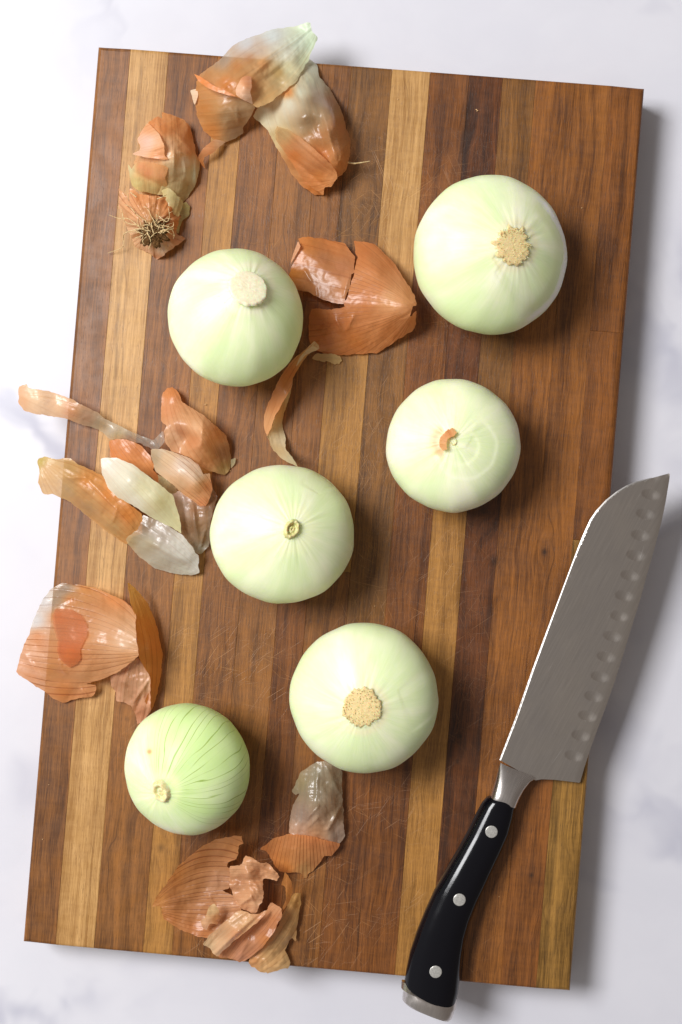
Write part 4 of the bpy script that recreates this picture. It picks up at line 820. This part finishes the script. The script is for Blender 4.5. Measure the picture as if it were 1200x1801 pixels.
skin(G, T6, [(576, 300), (640, 290), (668, 260), (690, 213), (760, 250), (812, 275), (836, 266), (900, 330), (930, 370), (908, 398), (860, 385), (815, 380), (808, 440), (818, 520), (792, 560), (770, 618), (740, 628), (700, 604), (655, 588), (620, 545), (600, 510), (580, 440), (574, 370)],
     [(576, 300, 13), (690, 213, 15), (836, 266, 16), (930, 370, 15), (815, 380, 12), (818, 520, 14), (770, 618, 12), (655, 588, 11), (580, 440, 12), (700, 350, 20), (700, 470, 15), (640, 420, 10), (740, 540, 19)],
     [(620, 330, (222, 156, 126), 1), (700, 260, (232, 166, 138), 1), (650, 400, (184, 116, 86), 1), (760, 320, (226, 156, 128), 1), (880, 360, (222, 160, 130), 1), (740, 430, (218, 144, 114), 1), (700, 530, (232, 166, 138), 1), (760, 580, (236, 176, 150), 1), (620, 500, (212, 144, 116), 1)],
     poles=[(200, 420), (1100, 440)], veins=.35, crumple=2.2, rag=1.6, creases=[((700, 220), (900, 350), 2, 4), ((600, 510), (650, 580), -2, 2), ((650, 330), (690, 470), -2, 5), ((660, 560), (740, 500), 2, 3), ((720, 480), (760, 590), 1.5, 3)])
skin(G, T6, [(386, 846), (430, 782), (500, 720), (560, 670), (620, 615), (660, 600), (720, 628), (770, 630), (850, 600), (800, 660), (730, 722), (660, 780), (600, 830), (540, 880), (490, 932), (462, 905), (435, 870)],
     [(386, 846, 13), (500, 720, 17), (640, 605, 17), (770, 630, 19), (850, 600, 17), (730, 722, 18), (600, 830, 15), (490, 932, 12), (435, 870, 11), (600, 730, 22)],
     [(420, 840, (222, 190, 150), .9), (520, 760, (216, 168, 134), .9), (620, 680, (222, 176, 142), .92), (700, 690, (238, 186, 150), .98), (800, 650, (222, 150, 120), .95), (520, 860, (232, 180, 150), .95), (620, 780, (222, 152, 122), .95)],
     poles=[(340, 960), (900, 520)], veins=.25, crumple=1.0, creases=[((470, 910), (660, 730), 2.8, 3), ((430, 860), (560, 700), -1.2, 4), ((540, 850), (740, 660), 1.6, 3)])
skin(G, T6, [(965, 335), (990, 362), (1012, 405), (1020, 470), (1000, 540), (960, 600), (938, 635), (948, 590), (975, 520), (968, 440), (938, 425), (955, 380)],
     [(965, 335, 16), (1012, 405, 15), (1000, 540, 13), (938, 635, 15), (975, 520, 17), (938, 425, 18)], [(985, 400, (204, 124, 66), 1), (990, 500, (214, 128, 62), 1), (950, 600, (206, 120, 62), 1)], rag=.6, veins=.5, poles=[(965, 320), (940, 700)])
skin(G, T6, [(370, 680), (408, 652), (430, 575), (470, 558), (500, 600), (512, 660), (490, 702), (440, 698), (412, 745), (386, 730)],
     [(370, 680, 12), (430, 575, 15), (500, 600, 14), (512, 660, 10), (412, 745, 9), (450, 640, 19)], [(400, 690, (234, 180, 150), 1), (450, 610, (226, 196, 150), .95), (480, 660, (190, 130, 90), 1)], rag=.8, veins=.2, crumple=1.4)

# --- H: clear scale with orange fan
Hh = peel(550, 1430, 'clear silvery skin joined to a ribbed orange fan, below the lower middle onion')
skin(Hh, T7, [(820, 215), (832, 188), (870, 110), (950, 62), (990, 55), (1040, 78), (1085, 102), (1086, 200), (1090, 290), (1095, 400), (1102, 452), (1062, 505), (940, 470), (805, 442), (810, 350), (830, 280), (862, 224), (840, 236)],
     [(820, 215, 4), (870, 110, 5), (990, 55, 9), (1085, 102, 5), (1090, 290, 4), (1100, 452, 3), (1062, 505, 5), (805, 442, 7), (830, 280, 4), (940, 200, 12), (960, 330, 16), (950, 430, 10), (1040, 380, 10)],
     [(860, 170, (190, 180, 130), .55), (960, 100, (196, 192, 156), .5), (1050, 150, (176, 160, 120), .4), (950, 220, (196, 184, 150), .45), (870, 340, (206, 176, 156), .5), (1040, 300, (196, 170, 136), .5), (850, 420, (226, 170, 150), .75), (960, 440, (224, 160, 132), .8), (1080, 450, (222, 190, 170), .7)],
     poles=[(960, -100), (950, 1100)], veins=.3, creases=[((890, 370), (970, 280), 3.2, 4), ((900, 410), (960, 350), 2.4, 4), ((1010, 420), (1080, 290), 2.2, 3), ((1000, 80), (1080, 240), 1, 4), ((960, 120), (950, 250), 1.2, 4)], crumple=1.2)
skin(Hh, T7, [(655, 522), (690, 490), (730, 460), (800, 440), (870, 446), (940, 456), (1010, 478), (1078, 490), (1060, 522), (1032, 558), (990, 556), (950, 620), (925, 640), (908, 655), (903, 672), (878, 672), (872, 650), (820, 645), (760, 640), (728, 602), (702, 552), (680, 528)],
     [(655, 522, 4), (800, 440, 8), (940, 456, 11), (1078, 490, 6), (1032, 558, 4), (950, 620, 2), (890, 672, 1), (760, 640, 2), (702, 552, 3), (860, 540, 8)],
     [(690, 510, (176, 96, 54), 1), (800, 470, (200, 112, 66), 1), (930, 490, (206, 112, 66), 1), (1040, 510, (204, 110, 68), 1), (860, 560, (190, 112, 66), 1), (880, 630, (196, 136, 84), .97), (790, 625, (216, 116, 50), 1), (960, 580, (196, 116, 72), 1)],
     poles=[(900, 60), (880, 2600)], vq=42, veins=1.0, rag=1.3, crumple=.6)

# orange shred at the neck of the middle right onion
r3, P3, ax3 = NECK3
V, F = [], []
skin(r3, (640, 640, 4.0), [(560, 490), (600, 455), (625, 445), (655, 480), (640, 505), (600, 520), (575, 560), (585, 600), (560, 610), (535, 580), (525, 540)],
     [(560, 490, 55.5), (625, 445, 54.5), (655, 480, 57), (600, 520, 58), (575, 570, 57.5), (560, 610, 56), (525, 540, 54.5)], [(600, 480, (226, 140, 96), 1), (550, 560, (232, 160, 120), .95), (625, 465, (232, 170, 130), 1)],
     poles=[(620, 560), (400, 500)], veins=.6, rag=1.6, crumple=.5, step=1.6, name='skin_shred')

# ------------------------------------------------------------------ knife
def steel(name, base, rough, brushed=True):
    n = NT(name); p = n.coord('Object'); uv = n.sep(n.attr('UVMap').outputs['Vector'])
    al, ac = uv[0], uv[1]       # mm along and across the blade
    br = n.noise(n.xyz(n.mul(al, 0.05), n.mul(ac, 1.6), 0), 1.0, 4, 0.6)
    scr = None
    for i_, (a_, th) in enumerate([(0, .75), (7, .76), (-10, .78), (18, .79)]):
        a = math.radians(a_); x = n.add(n.mul(al, math.cos(a)), n.mul(ac, math.sin(a))); y = n.add(n.mul(al, -math.sin(a)), n.mul(ac, math.cos(a)))
        k = n.ramp(n.noise(n.xyz(n.mul(x, 0.025), n.mul(y, 1.0), 3.7 * i_), 1.0, 1), th, th + .04); scr = k if scr is None else n.mx(scr, k)
    smud = n.noise(p, 45, 4, 0.6)
    c = n.mix(n.ramp(smud, 0.3, 0.7), base, n.mix(1.0, base, (0.90, 0.88, 0.85, 1), 'MULTIPLY'))
    c = n.mix(n.mul(n.ramp(br, .35, .7), .4), c, n.mix(1.0, c, (1.25, 1.24, 1.22, 1), 'MULTIPLY')); c = n.mix(n.mul(scr, 0.75), c, (0.95, 0.93, 0.9, 1))
    rg = n.add(n.ramp(smud, 0.3, 0.7, rough, rough + .08), n.mul(br, 0.10))
    h = n.add(n.mul(br, .5), n.mul(scr, -.8))
    nm = n.bump(h, 0.18 if brushed else .05, 0.00008)
    return n.done(n.pbr(Base_Color=c, Metallic=1.0, Roughness=rg, Normal=nm))
M_BLADE = steel('brushed_steel', (0.64, 0.60, 0.565, 1), .24)
M_STEEL = steel('polished_steel', (0.62, 0.58, 0.56, 1), .2, False)
M_RIVET = plain('rivet_steel', (205, 203, 196), .34, (175, 173, 168), 1200, 0, .5, .1)
for nd in M_RIVET.node_tree.nodes:
    if nd.type == 'BSDF_PRINCIPLED': nd.inputs['Metallic'].default_value = .55
n = NT('black_handle'); p = n.coord('Object')
M_BLACK = n.done(n.pbr(Base_Color=(0.002, 0.002, 0.004, 1), Roughness=n.ramp(n.noise(p, 60, 3), .3, .7, .10, .14), Specular_IOR_Level=.32, Normal=n.bump(n.noise(p, 500, 2), .06, .0001)))

KA = (860, 820, 3.106); KB = (680, 1300, 3.158)
def ka(x, y): return (KA[0] + x / KA[2], KA[1] + y / KA[2])
def kb(x, y): return (KB[0] + x / KB[2], KB[1] + y / KB[2])
ko = U(900, 1420)
knife = empty('kitchen_knife', (ko.x, ko.y, ZB), 'broad steel knife with a black riveted handle, lying along the right side of the board', 'knife')
ad = np.array((0.4733, -0.881)); ac = np.array((0.881, 0.4733)); k0 = np.array((880., 1340.))
spine_h, edge_h = 9.4, 3.0
def blade_h(px, py):
    s_ = (np.array((px, py)) - k0) @ ac       # px from the spine line towards the edge
    return spine_h - (spine_h - edge_h) * s_ / 140.0
def dense(poly, st):
    out = []
    for k in range(len(poly)):
        a, b = np.array(poly[k], float), np.array(poly[(k + 1) % len(poly)], float); m = max(1, int(np.hypot(*(b - a)) / st))
        out += [tuple(a * (1 - j / m) + b * j / m) for j in range(m)]
    return out
spine = [ka(60, 1605), ka(150, 1370), ka(240, 1110), ka(340, 840), ka(400, 680), ka(460, 520), ka(500, 415), ka(530, 345), ka(555, 292), ka(590, 240), ka(640, 186), ka(700, 138), ka(755, 105), ka(805, 86), ka(900, 62), ka(984, 39), ka(989, 46)]
edge = [ka(986, 75), ka(965, 200), ka(942, 310), ka(905, 450), ka(862, 600), ka(822, 745), ka(780, 880), ka(737, 1020), ka(690, 1170), ka(645, 1300), ka(600, 1420), ka(560, 1530), ka(522, 1645), ka(500, 1722), ka(494, 1729), ka(470, 1726), ka(360, 1713), ka(290, 1710), ka(255, 1716)]
ol = dense(spine + edge, 3.0)
dim = [(885, 155), (856, 262), (828, 378), (803, 488), (771, 598), (740, 708), (712, 818), (676, 930), (641, 1042), (608, 1150), (573, 1258), (540, 1365), (503, 1472), (466, 1582)]
dims = [(ka(*d), 17.0, 9.5, math.radians(12)) for d in dim]
pts = []
xs = np.array(ol); x0, y0 = xs.min(0); x1, y1 = xs.max(0)
gy = y0
while gy < y1:
    gx = x0
    while gx < x1: pts.append((gx + random.uniform(-.4, .4), gy + random.uniform(-.4, .4))); gx += 5
    gy += 5
for (c_, a_, b_, t_) in dims:
    for rr_ in (0, .3, .6, .8, .93, 1.0, 1.07, 1.2):
        for k in range(1 if rr_ == 0 else 26):
            an = 2 * math.pi * k / 26; x = a_ * rr_ * math.cos(an); y = b_ * rr_ * math.sin(an)
            pts.append((c_[0] + x * math.cos(t_) - y * math.sin(t_), c_[1] + x * math.sin(t_) + y * math.cos(t_)))
pts = np.array(pts); X, Y = pts[:, 0], pts[:, 1]; ins = np.zeros(len(pts), bool); near = np.full(len(pts), 1e9)
for k in range(len(ol)):
    a, b = ol[k], ol[(k + 1) % len(ol)]
    ins ^= ((a[1] > Y) != (b[1] > Y)) & (X < (b[0] - a[0]) * (Y - a[1]) / ((b[1] - a[1]) or 1e-9) + a[0]); near = np.minimum(near, (X - a[0]) ** 2 + (Y - a[1]) ** 2)
spl = np.array([tuple(np.array(spine[k]) * (1 - j / 10) + np.array(spine[k + 1]) * j / 10) for k in range(len(spine) - 3) for j in range(10)])
pts = pts[ins & (near > 25)]
tn = np.gradient(spl, axis=0); tn /= np.hypot(*tn.T)[:, None]; nn = np.stack([-tn[:, 1], tn[:, 0]], 1)
ring = np.vstack([spl[4:-3:3] + nn[4:-3:3] * 2.4, spl[5:-3:3] + nn[5:-3:3] * 3.4])
pts = np.vstack([pts, ring])
r = delaunay_2d_cdt([Vector(p) for p in ol] + [Vector(p) for p in pts], [], [list(range(len(ol)))], 1, 1e-5)
vv = [tuple(v) for v in r[0]]; fc = [tuple(f) for f in r[2]]
edge_seg = dense(edge[:14], 2.0)[:-1]; ea = np.array([e for e in edge_seg if (e[0] - 1000) * 1 > -1])
spa = np.array(dense(spine, 2.0)[:-120] if False else [tuple(np.array(spine[k]) * (1 - j / 8) + np.array(spine[k + 1]) * j / 8) for k in range(len(spine) - 2) for j in range(8)])
eda = np.array([tuple(np.array(edge[k]) * (1 - j / 8) + np.array(edge[k + 1]) * j / 8) for k in range(13) for j in range(8)])
V = []; low = []; UVk = []
for (x, y) in vv:
    h = blade_h(x, y)
    de = math.sqrt(((eda - (x, y)) ** 2).sum(1).min()); ds = math.sqrt(((spa - (x, y)) ** 2).sum(1).min())
    wdt = 2.3 * min(1, .05 + .95 * de / 110)
    dz = 0
    for (c_, a_, b_, t_) in dims:
        dx, dy = x - c_[0], y - c_[1]; u_ = (dx * math.cos(t_) + dy * math.sin(t_)) / a_; v2 = (-dx * math.sin(t_) + dy * math.cos(t_)) / b_
        q_ = u_ * u_ + v2 * v2
        if q_ < 1: dz = min(dz, -.6 * (1 - q_) * (1 if u_ < .2 else max(0.15, 1.2 - u_)))
    if ds < 2.35: dz -= .42 * (1 - ds / 2.35)
    if de < 7: dz -= .35 * (1 - de / 7)
    V.append(U(x, y, h + dz)); low.append(V[-1] - Vector((0, 0, wdt * MM - dz * MM)))
    d = np.array((x, y)) - k0; UVk.append((d @ ad * .3, d @ ac * .3))
nv = len(V); FF = [f for f in fc]; FF += [tuple(nv + i_ for i_ in f[::-1]) for f in fc]
# side wall along the outline
cnt = {}
for f in fc:
    for k in range(len(f)): e = (f[k], f[(k + 1) % len(f)]); cnt[e] = 1
for (a, b) in list(cnt):
    if (b, a) not in cnt: FF.append((b, a, nv + a, nv + b))
o = link_mesh('blade', V + low, FF, M_BLADE)
if o.data.polygons[0].normal.z < 0: o.data.flip_normals()
uvl = o.data.uv_layers.new(name='UVMap'); vi = np.zeros(len(o.data.loops), int); o.data.loops.foreach_get('vertex_index', vi); uvl.data.foreach_set('uv', np.array(UVk + UVk)[vi].ravel())
o.data.set_sharp_from_angle(angle=math.radians(14)) if hasattr(o.data, 'set_sharp_from_angle') else None
adopt(o, knife)

# ground spine edge catching the window
sp_px = [tuple(np.array(spine[k]) * (1 - j / 10) + np.array(spine[k + 1]) * j / 10) for k in range(len(spine) - 3) for j in range(10)]
sp_a = np.array(sp_px); tn = np.gradient(sp_a, axis=0); tn /= np.hypot(*tn.T)[:, None]; nn = np.stack([-tn[:, 1], tn[:, 0]], 1)
V, F, UVs = [], [], []
for k, (q_, n_) in enumerate(zip(sp_a, nn)):
    wpx = 1.9 + .5 * math.sin(k * .11) if k < 80 else max(.9, 2.3 - (k - 80) * .022)
    h_in = blade_h(*(q_ + n_ * wpx)) + .16
    for f_, dh in ((-.3, .54), (.35, .26), (1.0, 0.0)):
        pp = q_ + n_ * wpx * f_; V.append(U(pp[0], pp[1], h_in - dh * .75 * wpx / 3.2)); UVs.append((k * 1.0, f_))
    V.append(U(q_[0] - n_[0] * .8, q_[1] - n_[1] * .8, h_in - 2.6)); UVs.append((k, -1))
    if k:
        a = (k - 1) * 4
        for m_ in range(2): F.append((a + m_, a + m_ + 4, a + m_ + 5, a + m_ + 1))
        F.append((a + 3, a + 7, a + 4, a))
M_SPINE = steel('ground_spine', (0.50, 0.485, 0.47, 1), .40, False)
o = link_mesh('spine', V, F, M_SPINE); uvl = o.data.uv_layers.new(name='UVMap'); vi = np.zeros(len(o.data.loops), int); o.data.loops.foreach_get('vertex_index', vi); uvl.data.foreach_set('uv', np.array(UVs)[vi].ravel())
if o.data.polygons[0].normal.z < 0: o.data.flip_normals()
o.data.set_sharp_from_angle(angle=math.radians(40)); adopt(o, knife)

def loft(name, stations, mat, parent, seg=40, expo=2.6, cap=True, sharp=None):
    """stations: (left px, right px, mid height mm, half thickness mm, exponent)"""
    V, F, UVl = [], [], []
    for j, (L, R_, hm, ht, ex) in enumerate(stations):
        a, b = U(L[0], L[1], hm), U(R_[0], R_[1], hm); c_ = (a + b) / 2; x = (b - a) / 2
        for k in range(seg):
            t_ = 2 * math.pi * k / seg; cs, sn = math.cos(t_), math.sin(t_)
            cx = math.copysign(abs(cs) ** (2 / ex), cs); sz = math.copysign(abs(sn) ** (2 / ex), sn)
            V.append(c_ + x * cx + Vector((0, 0, ht * MM * sz))); UVl.append((j * 8.0, k * 1.0))
    m = len(stations)
    for j in range(m - 1):
        for k in range(seg):
            a = j * seg + k; b = j * seg + (k + 1) % seg; F.append((a, b, b + seg, a + seg))
    if cap: F.append(tuple(range(seg - 1, -1, -1))); F.append(tuple((m - 1) * seg + k for k in range(seg)))
    o = link_mesh(name, V, F, mat); uvl = o.data.uv_layers.new(name='UVMap')
    vi = np.zeros(len(o.data.loops), int); o.data.loops.foreach_get('vertex_index', vi); uvl.data.foreach_set('uv', np.array(UVl)[vi].ravel())
    import bmesh
    bm = bmesh.new(); bm.from_mesh(o.data); bmesh.ops.recalc_face_normals(bm, faces=bm.faces); bm.to_mesh(o.data); bm.free()
    o.data.set_sharp_from_angle(angle=math.radians(40))
    adopt(o, parent); return o
HS = [((580, 312), (722, 366)), ((556, 322), (712, 392)), ((530, 352), (704, 440)), ((495, 418), (680, 530)), ((450, 510), (640, 622)), ((390, 618), (590, 728)), ((330, 722), (547, 822)), ((268, 832), (503, 915)), ((215, 948), (466, 1008)), ((170, 1060), (440, 1098)), ((130, 1180), (423, 1195)), ((108, 1285), (408, 1310)), ((100, 1345), (398, 1400)), ((104, 1385), (374, 1500))]
hc = [7.9, 7.9, 8, 8, 8.1, 8.3, 8.5, 8.6, 8.8, 8.8, 8.8, 8.8, 8.8, 8.8]; hh = [6.9, 7.3, 7.6, 7.8, 7.9, 8.1, 8.3, 8.4, 8.5, 8.6, 8.6, 8.6, 8.6, 8.6]
fine = []
for j in range(len(HS) - 1):
    for k in range(4):
        f = k / 4
        L = tuple(np.array(HS[j][0]) * (1 - f) + np.array(HS[j + 1][0]) * f); R_ = tuple(np.array(HS[j][1]) * (1 - f) + np.array(HS[j + 1][1]) * f)
        fine.append((kb(*L), kb(*R_), hc[j] * (1 - f) + hc[j + 1] * f, hh[j] * (1 - f) + hh[j + 1] * f, 2.4))
fine.append((kb(*HS[-1][0]), kb(*HS[-1][1]), hc[-1], hh[-1], 2.55))
loft('handle', fine, M_BLACK, knife, seg=64)
loft('end_cap', [(kb(84, 1340), kb(392, 1440), 8.8, 4.0, 2.9), (kb(80, 1372), kb(384, 1490), 8.8, 8.5, 2.9), (kb(96, 1392), kb(375, 1505), 8.8, 8.9, 2.9), (kb(92, 1410), kb(372, 1520), 8.8, 8.9, 2.9), (kb(88, 1440), kb(362, 1545), 8.8, 8.6, 2.9), (kb(102, 1456), kb(350, 1556), 8.8, 7.9, 2.8)], M_STEEL, knife, seg=64)
loft('bolster', [(kb(632, 132), kb(826, 214), 7.4, .8, 3), (kb(629, 142), kb(822, 224), 7.5, 1.5, 3), (kb(621, 170), kb(798, 236), 7.6, 3.2, 3), (kb(607, 225), kb(762, 280), 7.8, 5.2, 3.2), (kb(592, 270), kb(740, 320), 7.9, 6.4, 3.2), (kb(580, 308), kb(722, 362), 7.9, 7.0, 3.2), (kb(574, 322), kb(718, 376), 7.9, 6.6, 3.2)], M_STEEL, knife, seg=64)
for (x, y) in [(583, 515), (405, 893), (273, 1293)]:
    px, py = kb(x, y); hcz = 16.0 if y < 600 else (17.3 if y < 1000 else 17.65)
    disc('rivet', knife, U(px, py, hcz - .12), Vector((0, 0, 1)), 11.2 * PXM * .975, M_RIVET, dome=.05, seed=y, spikes=0, gran=.006)

# ------------------------------------------------------------------ crumbs
M_CRUMB = plain('crumb', (226, 190, 140), .7, (190, 140, 90), 900)
CL = ['tiny crumb between the middle onion and the lower middle onion', 'pale crumb right of the knife handle', 'crumb near the lower left corner of the board', 'crumb on the dark left plank beside the smallest onion',
      'crumb between the two lower onions', 'brown crumb at the foot of the onion with the flat pale scar', 'crumb near the top edge on the pale plank', 'left crumb of the pair above the largest onion', 'crumb near the top right corner of the board',
      'crumb just above the onion with the olive neck', 'flat brown crumb above the largest onion, right of its pair']
for k, (x, y, s_) in enumerate([(659, 1066, 1.6), (878, 1577, 1.4), (75, 1476, 1.6), (86, 1380, 1.2), (545, 1290, 1.0), (362, 711, 2.6), (700, 175, 1.5), (838, 193, 1.6), (1023, 366, 1.6), (405, 828, 1.6), (840, 195, 2.2)]):
    P = U(x, y, .2); o = disc('crumb', None, P, Vector((.1, .1, 1)).normalized(), s_ * PXM, M_CRUMB, dome=.7, seed=k, seg=9, rings=4, spikes=.5) if False else None
    V = [P + Vector((random.uniform(-1, 1) * s_, random.uniform(-1, 1) * s_ * .6, random.uniform(0, 1.2) * s_)) * PXM for _ in range(9)]
    import bmesh
    bm = bmesh.new(); [bm.verts.new(v - P) for v in V]; bmesh.ops.convex_hull(bm, input=bm.verts); me = bpy.data.meshes.new('crumb')
    for v in [v for v in bm.verts if not v.link_faces]: bm.verts.remove(v)
    bm.to_mesh(me); bm.free(); me.materials.append(M_CRUMB); o = bpy.data.objects.new('crumb', me); o.location = P; COL.objects.link(o)
    tag(o, CL[k], 'crumb', 'crumbs on the board')
print('skins', SK[0], 'tris', sum(len(m.polygons) for m in bpy.data.meshes))
